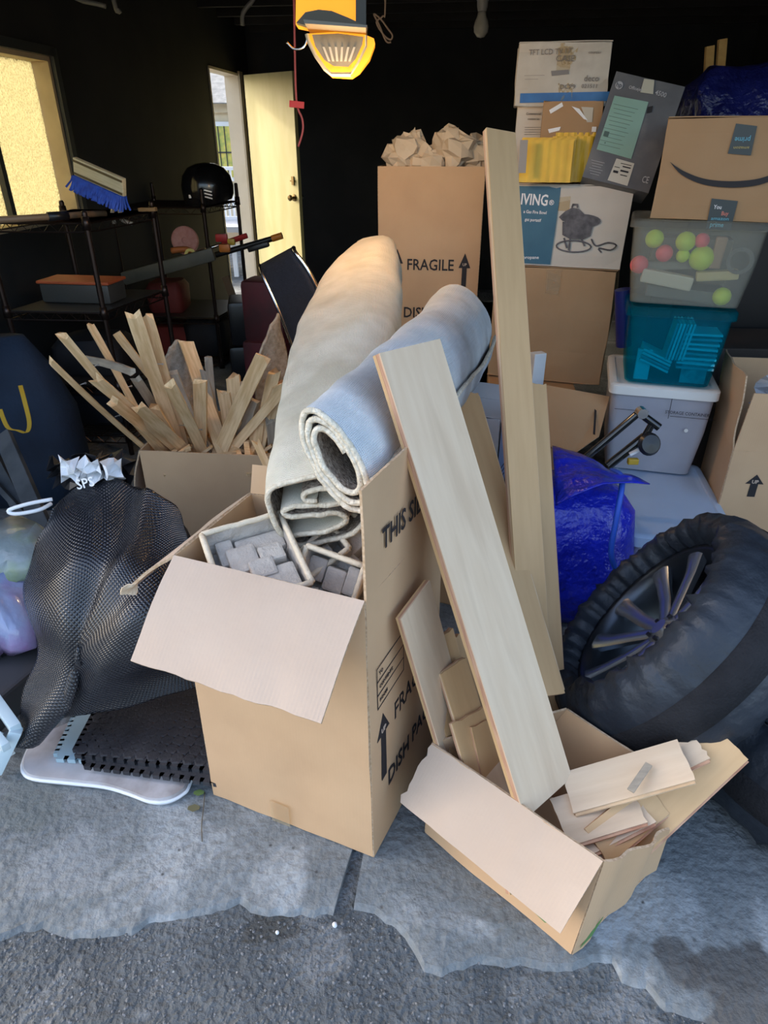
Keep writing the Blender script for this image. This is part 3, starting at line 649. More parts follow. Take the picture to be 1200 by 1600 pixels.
def rug(label, path, ups, sec, scale, seed, mback):
    """sec: closed-ish polyline of the rolled sheet seen end on; swept along path"""
    t = thing('rolled_rug', label, 'rug', V(path[0]), 'rolled rugs leaning on the tall carton'); P = cr(path, 9); n = len(P)
    sc = cr([V((a, b, 0)) for a, b in scale], 9); S2 = [p.to_2d() for p in cr([V((x, y, 0)) for x, y in sec], 6)]
    U = cr(ups, 9); rows = []
    for i, p in enumerate(P):
        d = (P[min(i + 1, n - 1)] - P[max(i - 1, 0)]).normalized(); up = (U[i] - d * U[i].dot(d)).normalized(); s = d.cross(up)
        k = sc[min(i, len(sc) - 1)]; rows.append([p + s * (q.x * k.x) + up * (q.y * k.y) for q in S2])
    for r_i, r in enumerate(rows):
        for j, p in enumerate(r):
            nn = noise.noise(p * 7 + V((seed, 0, 0))) * .010 + noise.noise(p * 28) * .002
            r[j] = p + (p - P[r_i]).normalized() * nn * (1 if j < len(r) * .55 else .3)
            if r_i == 0: r[j] = r[j] + (P[1] - P[0]).normalized() * .006 * noise.noise(p * 45)
    bm = NB(); sheet(bm, rows, .010, 0, 2, back=1)
    # the pile is a skin of its own, the bound edge too
    pile = NB(); uvp = pile.loops.layers.uv.verify(); rm = {}
    uvb = bm.loops.layers.uv.verify()
    def split(idx, name, m):
        nb = NB(); uv2 = nb.loops.layers.uv.verify(); vm = {}
        for f in [f for f in bm.faces if f.material_index == idx]:
            vs = []
            for v in f.verts:
                if v.index not in vm: vm[v.index] = nb.verts.new(v.co)
                vs.append(vm[v.index])
            nf = nb.faces.new(vs)
            for l, l0 in zip(nf.loops, f.loops): l[uv2].uv = l0[uvb].uv
        obj(name, nb, m, t, smooth='keep')
        for p in C.objects[-1].data.polygons if False else []: pass
    bm.verts.index_update(); pile.free()
    split(0, 'backing', mback); split(1, 'pile', M['rug_pile']); 
    bm.free()
    for o in t.children:
        for p in o.data.polygons: p.use_smooth = True
    # bound edge as a cord along the end
    bm = NB(); tube(bm, [p + V((0, 0, 0)) for p in rows[0][::2]], .0062, 6); obj('bound_edge', bm, M['rug_edge'], t, smooth=True)
    bm = NB(); tube(bm, rows[-1][::3], .006, 5); obj('bound_edge', bm, M['rug_edge'], t, smooth=True)
    bm = NB(); tube(bm, [r[0] for r in rows], .006, 5); obj('side_seam', bm, M['rug_edge'], t, smooth=True)
    return t
import mathutils
def spiral(turns, n, a0=90, shrink=.62, fl=1.0):
    out = []
    for k in range(n + 1):
        s = k / n; a = math.radians(a0 + 360 * turns * s); r = 1 - (1 - shrink) * s
        out.append((r * math.cos(a), r * math.sin(a) * fl))
    return out
# upper rug
q0 = aty(524, 716, 1.07); q1 = aty(618, 628, 1.42); q2 = aty(685, 560, 1.88); q3 = aty(722, 508, 2.30)
u0 = (aty(488, 645, 1.10) - aty(568, 790, 1.05)); u3 = (aty(680, 440, 2.30) - aty(745, 575, 2.25))
rug('upper rolled rug, blue-grey backing outwards, its open end over the tall carton', [q0, q1, q2, q3], [u0, u0, u3, u3],
    [(-x, y) for x, y in spiral(2.9, 36, 215, .52)], [(.046, .108), (.068, .126), (.105, .142), (.108, .148)], 3, M['rug_back2'])
# lower, longer rug
p0 = aty(500, 795, 1.19); p1 = aty(528, 655, 1.55); p2 = aty(545, 545, 2.0); p3 = aty(570, 450, 2.5); p4 = aty(588, 395, 2.78)
sec1 = [(1.02, -.7), (1.05, -.1), (1.0, .5), (.75, .88), (.1, .98), (-.55, .92), (-.93, .55), (-1, .05), (-.88, -.45), (-.5, -.82), (.1, -.98), (.7, -1.02), (.98, -.86), (.75, -.70), (.2, -.68), (-.25, -.58), (-.46, -.38), (-.3, -.2), (.2, -.16), (.65, -.1), (.8, .08), (.5, .2), (0, .12), (-.5, .08), (-.68, .25), (-.55, .48), (-.15, .60), (.2, .52), (.25, .32), (.0, .25)]
rug('lower rolled rug, cream backing outwards, longest, leaning back to the fragile box', [p0, p1, p2, p3, p4],
    [V((-.25, -.35, 1)), V((-.3, -.35, 1)), V((-.3, -.35, 1)), V((-.3, -.4, 1)), V((-.3, -.4, 1))], [(-x, y) for x, y in sec1],
    [(.098, .082), (.135, .105), (.150, .115), (.135, .105), (.075, .060)], 8, M['rug_back'])

# ---------------------------------------------------------------- carton of broken laths
l0 = atz(218, 704, .45); l1 = atz(432, 713, .45); fdir = (l1 - l0).normalized(); bdir = V((-fdir.y, fdir.x, 0))
lc = thing('lath_carton', 'brown open carton full of broken wooden laths behind the black mat', 'box', V(((l0 + l1) / 2).to_2d().to_3d()))
D3 = V((0, 0, -.447)); l2 = l1 + bdir * .42; l3 = l0 + bdir * .42
panel('front_panel', l0, l1, l1 + D3, l0 + D3, lc, amp=.006, seed=31); panel('right_panel', l1, l2, l2 + D3, l1 + D3, lc, seed=32)
panel('back_panel', l2, l3, l3 + D3, l2 + D3, lc, seed=33); panel('left_panel', l3, l0, l0 + D3, l3 + D3, lc, seed=34)
panel('bottom_panel', l0 + D3, l1 + D3, l2 + D3, l3 + D3, lc)
ee = V((-.05, .0, -.20)); bm = NB(); sheet(bm, flapgrid(l0, l3, ee, 8, 6, .01, .05, 3), .005, 0, 1); obj('side_flap', bm, CI, lc, smooth='auto')
M['card_side'] = M['card']
def lath(label, tip, base, Yt, Yb, wd=.032, th=.009, m='lath', seed=0, ext=.12, nails=0, side=(.3, -.8, .5)):
    Yb = max(Yb, 2.33) if ext < .5 else Yb; a = aty(base[0], base[1], Yb); b = aty(tip[0], tip[1], Yt); d = (b - a).normalized()
    a = a - d * min(ext, max(.02, (a.z - (.012 if ext > .5 else .06)) / max(.15, d.z)))
    tw = d.cross(ray((tip[0] + base[0]) / 2, (tip[1] + base[1]) / 2)).normalized(); side = tw + tw.cross(d) * random.uniform(-.5, .5); th *= 1.3; wd *= 1.15
    F = frame(a, d, side); L_ = (b - a).length; t = thing('broken_lath', label, 'lath', F, 'broken laths in the carton')
    bm = NB(); n = 14; W = []
    for i in range(n + 1):
        s = i / n; x = L_ * s; k = 1 + .10 * noise.noise(V((s * 5, seed, 0)))
        e = 0
        W.append([V((x + (random.uniform(-.02, .015) if i == n else 0), y * wd * k + .006 * math.sin(s * 3 + seed), z * th)) for y, z in ((-.5, -.5), (.0, -.5), (.5, -.5), (.5, .5), (0, .5), (-.5, .5))])
    vs = [[bm.verts.new(p) for p in r] for r in W]
    for A, B in zip(vs, vs[1:]):
        for k in range(6): bm.faces.new((A[k], A[(k + 1) % 6], B[(k + 1) % 6], B[k]))
    bm.faces.new(vs[0]); bm.faces.new(vs[-1][::-1]); obj('wood', bm, M[m], t, True)
    for k in range(nails):
        s = (k + .7) / (nails + .4); bm = NB(); tube(bm, [(L_ * s, -wd * .4, 0), (L_ * s - .004, -wd * .5 - .014, .003)], .0018, 5); lathe(bm, [(.0001, 0), (.004, 0), (.004, .001), (.0001, .001)], T(L_ * s - .004, -wd * .5 - .014, .003), 6)
        obj('nail', bm, mat('nail_steel', (.6, .58, .55), rough=.4, metal=.7) if 'nail_steel' not in bpy.data.materials else bpy.data.materials['nail_steel'], t, True)
    return t
LA = [
 ('thinnest lath reaching furthest left with nails along it', (78, 563), (228, 700), 1.98, 2.22, .016, .010, 'lath', 3),
 ('long nailed lath just above the thinnest one', (94, 524), (252, 702), 2.0, 2.26, .024, .009, 'lath', 3),
 ('thin upright lath crossing the long nailed ones, tip near the metal shelf post', (137, 506), (222, 655), 2.3, 2.36, .020, .009, 'lath', 1),
 ('wide lath with stepped end in the left bundle', (147, 592), (276, 704), 2.02, 2.28, .030, .010, 'lath', 1),
 ('wide lath low in the left bundle', (177, 626), (262, 702), 2.05, 2.24, .030, .010, 'lath', 2),
 ('grey-brown lath crossing behind the left bundle tip', (183, 517), (262, 622), 2.35, 2.45, .024, .009, 'lath', 0),
 ('short grey lath lying across the left bundle', (208, 583), (152, 566), 2.1, 2.2, .022, .009, 'lath_grey', 0),
 ('tallest lath, broad pale broken top', (207, 492), (280, 690), 2.15, 2.35, .040, .010, 'lath', 2),
 ('second tall lath against the broad pale one', (226, 494), (290, 700), 2.2, 2.38, .034, .010, 'lath', 1),
 ('narrow lath under the tallest one', (222, 545), (258, 660), 2.2, 2.35, .018, .009, 'lath', 0),
 ('curved splinter end in the middle of the left bundle', (214, 592), (240, 640), 2.2, 2.3, .028, .010, 'lath_grey', 0),
 ('lath with jagged notch pointing left in the middle', (218, 633), (290, 705), 2.1, 2.26, .034, .011, 'lath', 0),
 ('short broken lath behind the notched one', (240, 636), (275, 690), 2.2, 2.3, .036, .011, 'lath', 0),
 ('brown lath leaning left behind the pale upright', (270, 585), (322, 700), 2.3, 2.34, .032, .010, 'lath_grey', 0),
 ('lath bent beside the burlap piece, leaning right', (288, 533), (345, 690), 2.45, 2.34, .044, .011, 'lath', 0),
 ('lath leaning left in front of the pale upright', (262, 600), (318, 708), 2.1, 2.2, .034, .010, 'lath', 1),
 ('short vertical pale lath in the middle of the carton', (313, 596), (310, 700), 2.2, 2.24, .040, .010, 'lath', 0),
 ('split grey lath standing upright', (328, 562), (335, 680), 2.4, 2.42, .022, .012, 'lath_grey', 0),
 ('second split grey lath next to the upright one', (320, 575), (348, 690), 2.4, 2.40, .024, .010, 'lath_grey', 0),
 ('wide pale lath leaning right with nail holes', (411, 557), (345, 708), 2.3, 2.22, .046, .011, 'lath', 0),
 ('longest lath leaning right towards the rugs', (454, 592), (360, 708), 2.35, 2.22, .030, .010, 'lath', 0),
 ('pale thin lath standing in front by the right corner of the lath carton', (398, 692), (424, 748), 2.08, 2.0, .022, .008, 'lath', 0)]
for k, a in enumerate(LA): lath(a[0], *a[1:5], a[5], a[6], a[7], k, nails=a[8], ext=.9 if k == 21 else .12)
for k, (u, v, u2, v2, lb) in enumerate(((362, 588, 366, 640, 'short brown stub sticking up behind the right-leaning lath'), (350, 612, 356, 660, 'pale stub with square end left of the brown stub'), (398, 622, 380, 668, 'chunky broken stub above the round cork piece'), (432, 580, 415, 650, 'stub leaning against the right burlap piece'),
    (440, 600, 425, 640, 'short stub at the right behind the longest lath'), (385, 600, 372, 655, 'squat stub between the right-leaning laths'), (372, 625, 368, 670, 'thick pale stub low between the laths'), (425, 655, 428, 700, 'grey stub near the right corner of the lath carton'), (404, 660, 396, 704, 'small stub in front of the round cork piece'),
    (238, 655, 262, 704, 'small stub at the foot of the left bundle'), (296, 650, 330, 706, 'small stub in front of the vertical lath'))):
    lath(lb, (u, v), (u2, v2), 2.35, 2.36, random.uniform(.035, .05), .014, random.choice(('lath', 'lath', 'lath_grey')), 40 + k, .15)
bm = NB()
for k in range(110):
    p = l0.lerp(l1, random.uniform(.06, .94)) + bdir * random.uniform(.03, .38); p.z = random.uniform(.33, .43)
    box(bm, (random.uniform(.05, .16), .02, .01), T(p) @ RZ(random.uniform(0, 180)) @ RY(random.uniform(-40, 40)))
solo('wood_splinters', bm, M['lath'], 'small broken wood splinters filling the lath carton', 'wood scraps', kind='stuff')
M['burlap'] = mat('frayed_burlap', (.34, .28, .21), (.46, .39, .31), 60, 1, .6, 180)
def scrap(label, ctrl, seed):
    bm = NB(); G = grid_cr([[aty(*p) for p in r] for r in ctrl], 6); R_ = len(G); K_ = len(G[0])
    for i in range(R_):
        for j in range(K_):
            G[i][j] = G[i][j] + V((0, .008 * noise.noise(G[i][j] * 12), 0)) + (V((0, 0, .018 * noise.noise(G[i][j] * 60))) if i == 0 else V())
    sheet(bm, G, .008, 0); solo('carpet_offcut', bm, M['burlap'], label, 'carpet offcut', smooth=True)
scrap('curved frayed burlap carpet offcut standing among the laths, left of the two', [[(258, 560, 2.42), (275, 530, 2.45), (296, 548, 2.5)], [(256, 600, 2.42), (280, 595, 2.45), (318, 600, 2.5)], [(285, 650, 2.42), (305, 660, 2.45), (330, 665, 2.5)]], 1)
scrap('tall curved burlap carpet offcut standing at the right of the laths', [[(402, 560, 2.40), (432, 492, 2.5), (436, 510, 2.55)], [(398, 590, 2.40), (425, 570, 2.45), (449, 560, 2.5)], [(400, 640, 2.38), (425, 650, 2.42), (447, 610, 2.46)], [(404, 690, 2.38), (425, 690, 2.42), (440, 680, 2.46)]], 2)
bm = NB(); F = frame(aty(405, 668, 2.43), (1, .1, 0), (-.1, .3, 1)); lathe(bm, [(.0001, 0), (.040, .0), (.052, .004), (.052, .02), (.0001, .022)], F @ SC(1, 1.25, 1), 22, lambda p, a, j: p * (1 + .05 * math.sin(a * 7)))
solo('cork_round', bm, mat('yellow_cork', (.42, .24, .05), (.62, .40, .12), 40, .9, .4, 120), 'round yellow-brown cork slab among the laths at the right', 'cork')

# ---------------------------------------------------------------- glossy black patterned mat
m = bpy.data.materials.new('black_diamond_vinyl'); m.use_nodes = True; N = m.node_tree.nodes; L = m.node_tree.links; b = N['Principled BSDF']
b.inputs['Base Color'].default_value = (.012, .013, .018, 1); b.inputs['Roughness'].default_value = .16; b.inputs['Specular IOR Level'].default_value = .8
uvn = N.new('ShaderNodeUVMap'); outs = []
for a in (45, -45):
    mp = N.new('ShaderNodeMapping'); mp.inputs['Rotation'].default_value = (0, 0, math.radians(a)); L.new(uvn.outputs[0], mp.inputs[0])
    wv = N.new('ShaderNodeTexWave'); wv.inputs['Scale'].default_value = 40; L.new(mp.outputs[0], wv.inputs[0]); outs.append(wv.outputs[1])
mn = N.new('ShaderNodeMath'); mn.operation = 'MULTIPLY'; L.new(outs[0], mn.inputs[0]); L.new(outs[1], mn.inputs[1])
bp = N.new('ShaderNodeBump'); bp.inputs['Strength'].default_value = .6; bp.inputs['Distance'].default_value = .003; L.new(mn.outputs[0], bp.inputs['Height']); L.new(bp.outputs[0], b.inputs['Normal'])
M['vinyl'] = m
K = lambda u, v, z: atz(u, v, z)
ctrl = [[K(80, 795, .62), K(120, 762, .63), K(165, 746, .64), K(225, 770, .63), K(275, 790, .62), K(292, 832, .58)],
        [K(50, 880, .50), K(105, 868, .56), K(165, 850, .58), K(225, 858, .57), K(272, 860, .56), K(318, 900, .50)],
        [K(38, 935, .42), K(95, 950, .47), K(150, 950, .47), K(205, 945, .52), K(262, 950, .50), K(330, 965, .42)],
        [K(56, 1020, .30), K(100, 1035, .33), K(140, 1025, .34), K(182, 1015, .42), K(245, 1020, .40), K(340, 1015, .34)],
        [K(38, 1085, .19), K(80, 1090, .22), K(115, 1080, .23), K(148, 1065, .30), K(230, 1060, .29), K(350, 1040, .26)],
        [K(28, 1168, .06), K(50, 1150, .10), K(82, 1128, .12), K(128, 1118, .16), K(215, 1100, .20), K(370, 1048, .22)]]
def VF(i, j, p):
    s, q = i / 45, j / 45; d_ = (q - .18 - (1 - s) * .66) * .83; r_ = (q - .55 + (s - .2) * .5)
    return .012 * noise.noise(p * 8) + .020 * (abs(noise.noise(p * 4.2)) - .2) + SG * (.045 * math.exp(-(d_ / .10) ** 2) * (s > .35) * min(1, (s - .35) * 3) + .03 * math.exp(-(r_ / .06) ** 2) * (s < .6))
bm = NB(); G = grid_cr(ctrl, 9); SG = 1 if (G[20][21] - G[20][20]).cross(G[21][20] - G[20][20]).dot(V((0, -1, .5))) > 0 else -1
sheet(bm, G, .004, 0, fn=VF); solo('vinyl_mat', bm, M['vinyl'], 'large glossy black mat with embossed diamond pattern slumped left of the tall carton', 'mat', smooth=True)
# what it slumps over: a dark sack of stuff
def blob(bm, secs, seg=28, amp=.015, sc=6, seed=0, pw=2.6, rot=0):
    """closed sack: sections (z, cx, cy, rx, ry)"""
    rings = []
    for z, cx_, cy_, rx, ry in secs:
        ring = []
        for k in range(seg):
            a = 2 * math.pi * k / seg; c, s = math.cos(a), math.sin(a)
            x = rx * math.copysign(abs(c) ** (2 / pw), c); y = ry * math.copysign(abs(s) ** (2 / pw), s)
            xr_, yr_ = x * math.cos(rot) - y * math.sin(rot), x * math.sin(rot) + y * math.cos(rot)
            p = V((cx_ + xr_, cy_ + yr_, z)); d = V((xr_, yr_, 0)).normalized()
            q = p + d * amp * (noise.noise(p * sc + V((seed, 0, 0))) + .5 * noise.noise(p * sc * 2.7 + V((seed, 0, 0)))) + V((0, 0, amp * .6 * noise.noise(p * sc + V((0, seed, 3)))))
            q.z = max(q.z, .002); ring.append(bm.verts.new(q))
        rings.append(ring)
    for A, B in zip(rings, rings[1:]):
        for k in range(seg): bm.faces.new((A[k], A[(k + 1) % seg], B[(k + 1) % seg], B[k]))
    bm.faces.new(rings[0][::-1]); bm.faces.new(rings[-1])
c0 = K(200, 900, .3); bm = NB()
blob(bm, [(.03, -.70, 1.72, .20, .13), (.2, -.74, 1.74, .18, .12), (.36, -.76, 1.76, .15, .10), (.46, -.77, 1.79, .10, .07), (.50, -.77, 1.80, .05, .04)])
solo('black_sack', bm, M['black_fabric'], 'dark sack behind the glossy black mat that props it up', 'sack', smooth=True)

# ---------------------------------------------------------------- interlocking foam mats on a pale board
M['foam'] = mat('black_foam', (.018, .019, .024), (.035, .035, .04), 12, .55, .2, 120); M['foam_pale'] = mat('pale_blue_foam', (.33, .45, .50), rough=.7)
def foam(label, c, z, m, seed, raised=True):
    # c: front-left, front-right, back-right, back-left corners on the ground plane, height z
    fl_, fr_, br_, bl_ = [V((p.x, p.y, 0)) for p in c]; out = []
    def teeth(a, b, n, sgn):
        d = (b - a); nrm = V((d.y, -d.x, 0)).normalized() * sgn; r = []
        for k in range(n):
            for s, q in ((0, 0), (.12, 0), (.06, 1), (.74, 1), (.68, 0)): r.append(a + d * ((k + s) / n) + nrm * (.012 * q))
        return r
    out = teeth(fl_, fr_, 14, 1) + [fr_, br_, bl_] + teeth(bl_, fl_, 11, 1)
    bm = NB(); A = [bm.verts.new(V((p.x, p.y, z + .013))) for p in out]; B = [bm.verts.new(V((p.x, p.y, z))) for p in out]
    bm.faces.new(A); bm.faces.new(B[::-1])
    for i in range(len(out)): j = (i + 1) % len(out); bm.faces.new((A[i], B[i], B[j], A[j]))
    bmesh.ops.triangulate(bm, faces=bm.faces)
    t = thing('foam_mat', label, 'mat', (fl_ + br_) / 2 + V((0, 0, z)), 'interlocking foam mats on the floor'); obj('mat_body', bm, m, t)
    if raised:
        bm = NB()
        for i in range(12):
            for j in range(11):
                p = fl_.lerp(fr_, (i + .5 + .5 * (j % 2)) / 12.5).lerp(bl_.lerp(br_, (i + .5 + .5 * (j % 2)) / 12.5), (j + .5) / 11); p.z = z + .0128
                lathe(bm, [(.019, 0), (.018, .0022), (.014, .003)], T(p), 6)
                bm.verts.ensure_lookup_table(); bm.faces.new(bm.verts[-6:])
        obj('raised_discs', bm, m, t, kind='stuff')
fa, fb, fc, fd = atz(118, 1186, .05), atz(352, 1214, .05), atz(345, 1050, .05), atz(165, 1095, .05)
sh = V((-.012, -.004, 0))
foam('pale blue foam mat, lowest of the interlocking mats', (fa + sh * 2 + V((-.035, .03, 0)), fb + V((-.03, .05, 0)), fc, fd + V((-.07, 0, 0))), .026, M['foam_pale'], 1, False)
foam('black foam mat with puzzle edge, middle of the stack', (fa + V((.03, -.012, 0)), fb + V((0, -.012, 0)), fc, fd), .0395, M['foam'], 2, False)
foam('black foam mat with raised discs, topmost of the stack', (fa + V((.0, .012, 0)), fb + V((0, .012, 0)), fc, fd), .053, M['foam'], 3)
pts = [(38, 1200, 0), (40, 1212, 0), (55, 1222, 0), (110, 1228, 0), (165, 1234, 0), (205, 1246, 0), (235, 1257, 0), (262, 1257, 0), (285, 1246, 0), (297, 1228, 0), (320, 1150, 0), (300, 1110, 0), (180, 1115, 0), (80, 1150, 0), (50, 1172, 0)]
base = [atz(*p) for p in pts]; ring = cr(base + [base[0]], 5)[:-1]
bm = NB(); A = [bm.verts.new(V((p.x, p.y, .001))) for p in ring]; B = [bm.verts.new(V((p.x, p.y, .019))) for p in ring]; cc = sum(ring, V()) / len(ring)
Cc = [bm.verts.new(V((p.x, p.y, .024)).lerp(V((cc.x, cc.y, .024)), .018)) for p in ring]
for A_, B_ in ((A, B), (B, Cc)):
    for i in range(len(A_)): j = (i + 1) % len(A_); bm.faces.new((A_[i], A_[j], B_[j], B_[i]))
bm.faces.new(Cc); bm.faces.new(A[::-1]); bmesh.ops.triangulate(bm, faces=[f for f in bm.faces if len(f.verts) > 4])
t = thing('plastic_board', 'scuffed off-white plastic board with rounded corners under the foam mats', 'board', V((cc.x, cc.y, 0)))
obj('board_body', bm, mat('scuffed_white', (.42, .40, .40), (.58, .56, .57), 9, .5, c3=(.28, .25, .24), s3=6), t, smooth='auto')
bm = NB(); tube(bm, [V((p.x, p.y, .012)) + (p - cc).normalized() * .002 for p in ring], .005, 6, True); obj('rim_bead', bm, M['white_plastic'], t, smooth=True)

# ---------------------------------------------------------------- left edge
M['clear_film'] = see('clear_film', (.9, .92, .95), (.65, .72, .80), .45, .2)
wf_ = thing('plastic_crate', 'pale blue-white plastic frame at the left edge of the floor', 'crate', atz(0, 1140, 0))
M['crate'] = mat('pale_crate_plastic', (.55, .66, .70), rough=.4)
bm = NB()
for a, b, r in ((atz(-20, 1075, .16), atz(26, 1140, .15), .013), (atz(26, 1140, .15), atz(-5, 1205, .02), .012), (atz(-30, 1120, .15), atz(10, 1168, .14), .010), (atz(-40, 1160, .10), atz(8, 1175, .05), .010), (atz(-60, 1100, .16), atz(-20, 1075, .16), .013)):
    bar(bm, a, b, r * 2, r * 2.4, (0, 0, 1), .003)
obj('frame', bm, M['crate'], wf_, smooth='auto')
for k in range(4):
    bm = NB(); bar(bm, atz(-50 + k * 14, 1120 + k * 12, .03), atz(0 + k * 6, 1150 + k * 10, .03), .02, .004, (0, 0, 1)); obj('slat', bm, M['crate'], wf_)
bm = NB(); bar(bm, atz(-40, 1165, .006), atz(44, 1080, .006), .03, .006, (0, 0, 1)); solo('teal_strip', bm, mat('teal_strip', (.02, .22, .22), rough=.5), 'teal strip on the floor behind the pale plastic frame', 'strip')
bm = NB(); c = atz(-10, 960, .22); blob(bm, [(c.z - .10, c.x, c.y, .08, .08), (c.z - .05, c.x, c.y, .14, .12), (c.z + .02, c.x, c.y, .16, .12), (c.z + .09, c.x - .02, c.y + .02, .12, .09), (c.z + .12, c.x - .02, c.y + .02, .04, .04)], 32, .05, 14, 4)
solo('film_bag', bm, mat('lilac_film', (.22, .26, .46), (.38, .43, .62), 6, .25, .5, 20, c3=(.34, .18, .42), s3=5, coat=.5), 'lilac-tinted translucent plastic bag at the left edge', 'plastic bag', smooth=True)
bm = NB(); blob(bm, [(.275, -1.18, 1.70, .10, .08), (.31, -1.16, 1.70, .15, .10), (.37, -1.15, 1.70, .14, .09), (.41, -1.14, 1.72, .07, .05)], 32, .05, 14, 6)
solo('film_bag', bm, mat('grey_film', (.16, .21, .23), (.30, .36, .37), 6, .25, .5, 20, c3=(.20, .28, .10), s3=5, coat=.5), 'greyish clear plastic bag above the lilac one at the left edge', 'plastic bag', smooth=True)
bm = NB(); box(bm, (.6, .55, .10), T(-1.27, 1.62, .0) @ RZ(-20), .01); solo('dark_case', bm, mat('charcoal_case', (.03, .032, .035), (.05, .05, .055), 4, .7), 'flat charcoal case on the floor behind the plastic frame', 'case')
bm = NB(); box(bm, (.34, .30, .165), T(-1.25, 1.68, .102) @ RZ(-12), .02); solo('dark_case', bm, mat('black_case', (.012, .013, .016), rough=.6), 'black boxy case under the plastic bags at the left edge', 'case')
# dark blue tote with yellow handle, and dark timber beside it
bm = NB(); blob(bm, [(.0, -1.62, 2.75, .26, .16), (.2, -1.62, 2.78, .27, .17), (.40, -1.62, 2.8, .25, .15), (.58, -1.64, 2.82, .20, .10), (.70, -1.66, 2.84, .12, .05)], 30, .03, 5, 8)
tt = thing('tote_bag', 'dark blue fabric tote bag with yellow handle under the left shelf', 'bag', (-1.52, 2.75, 0)); obj('bag_body', bm, mat('navy_fabric', (.004, .013, .032), (.007, .022, .05), 5, .8, .3, 60), tt, smooth=True)
HP = cr([aty(0, 640, 2.56), aty(12, 668, 2.54), aty(28, 673, 2.53), aty(42, 676, 2.53), aty(46, 660, 2.54), aty(38, 625, 2.56), aty(32, 603, 2.60)], 5)
bm = NB(); sheet(bm, [[p + V((-.009, 0, 0)), p + V((.009, 0, .003))] for p in HP], .003); obj('handle', bm, mat('yellow_webbing', (.55, .33, .02), rough=.7), tt, label='yellow webbing handle')
for k, (a, b, wd, lb) in enumerate(((aty(5, 680, 2.35), aty(52, 790, 2.05), .06, 'dark weathered timber leaning at the left edge, nearest'), (aty(-25, 690, 2.45), aty(35, 800, 2.1), .05, 'dark weathered timber leaning at the left edge, behind the other'), (aty(-30, 730, 2.3), aty(25, 790, 2.1), .02, 'thin dark stick at the left edge below the timbers'))):
    b = b + (b - a).normalized() * .35; bm = NB(); bar(bm, a, b, wd, .03, (0, -.7, .5), .003)
    solo('dark_timber', bm, mat('dark_timber_%s' % 'abc'[k], (.05, .055, .06), (.10, .105, .11), 8, .8), lb, 'timber')
bm = NB(); lp = cr([atz(82, 780, .64), atz(45, 787, .64), atz(14, 797, .63), atz(24, 803, .62), atz(60, 797, .62), atz(80, 787, .62)], 5)
tube(bm, lp, .005, 7); solo('white_strap', bm, M['white_plastic'], 'white looped strap sticking out left of the black mat', 'strap', smooth=True)
# printed plastic wrap peeking over the black mat
random.seed(5)
def crumple(bm, c, sx, sy, sz, n, seed, mi=0, amp=.5):
    random.seed(seed); G = []
    for i in range(n + 1):
        G.append([V(c) + V(((j / n - .5) * sx + random.uniform(-1, 1) * sx * .09, random.uniform(-1, 1) * sy * amp, (i / n - .5) * sz + random.uniform(-1, 1) * sz * .10)) for j in range(n + 1)])
    sheet(bm, G, .0008, mi)
wp = thing('printed_wrap', 'crumpled white and black printed plastic wrap peeking over the black mat', 'plastic wrap', atz(140, 745, .60))
bm = NB()
for k in range(3): crumple(bm, atz(105 + 36 * k, 742, .64) + V((0, .02, 0)), .10, .10, .09, 5, k + 50)
obj('wrap_film', bm, M['black_plastic'], wp)
bm = NB()
for k in range(3): crumple(bm, atz(112 + 34 * k, 738, .66) + V((0, -.01, .01)), .055, .06, .06, 4, k + 70)
obj('white_film', bm, M['white_plastic'], wp)
text('SPS', .035, frame(atz(145, 742, .67) + V((0, -.05, 0)), (1, 0, .25), (0, .3, 1)), M['white_ink'], wp)
# ---------------------------------------------------------------- wire shelving at the left wall
def wire_shelf(label, A, B, Wv, top, levels, liners=()):
    A = V((*A, 0)); B = V((*B, 0)); Wv = V((*Wv, 0)); t = thing('wire_shelf', label, 'shelf', (A + B + Wv) / 2, 'black wire shelving units along the left wall')
    c = [A, B, B + Wv, A + Wv]
    for p in c:
        bm = NB(); lathe(bm, [(.0001, 0), (.013, 0), (.013, .02)] + [(.0125 + (.001 if k % 2 else 0), .03 + k * (top - .05) / 24) for k in range(25)] + [(.013, top - .01), (.009, top), (.0001, top)], T(p), 10)
        for z in levels: lathe(bm, [(.0001, z - .025), (.020, z - .025), (.017, z + .03), (.0001, z + .03)], T(p), 10)
        obj('post', bm, M['black_metal'], t, smooth=True)
    for k, z in enumerate(levels):
        bm = NB()
        for zz in (z, z - .035): tube(bm, [q + V((0, 0, zz)) for q in c], .004, 5, True)
        for a, b in zip(c, c[1:] + c[:1]):
            n = 14
            zig = [a.lerp(b, i / n) + V((0, 0, z if i % 2 else z - .035)) for i in range(n + 1)]; tube(bm, zig, .0022, 4)
        for i in range(1, 20): tube(bm, [A.lerp(B, i / 20) + V((0, 0, z)), (A + Wv).lerp(B + Wv, i / 20) + V((0, 0, z))], .0018, 4)
        for i in (1, 2): tube(bm, [A + Wv * i / 3 + V((0, 0, z - .004)), B + Wv * i / 3 + V((0, 0, z - .004))], .003, 4)
        obj('wire_deck', bm, M['black_metal'], t)
        if k in liners:
            bm = NB(); polyslab(bm, [q + (q - (A + B + Wv) / 2) * -.02 + V((0, 0, z + .006)) for q in (A, B, B + Wv, A + Wv)], .003); obj('shelf_liner', bm, mat('liner%d' % k, (.035, .034, .032), rough=.35), t)
    return t
zl = [aty(131, 350, 3.2).z, aty(160, 490, 3.2).z, aty(187, 605, 3.2).z, .10]
wire_shelf('black wire shelving unit nearest the frosted window, broom and board on top', (-1.315, 3.2), (-1.185, 3.74), (-.47, .03), 1.165, zl, (1, 2))
z2 = [aty(316, 325, 4.75).z, aty(340, 497, 4.75).z, aty(350, 568, 4.75).z, .05]
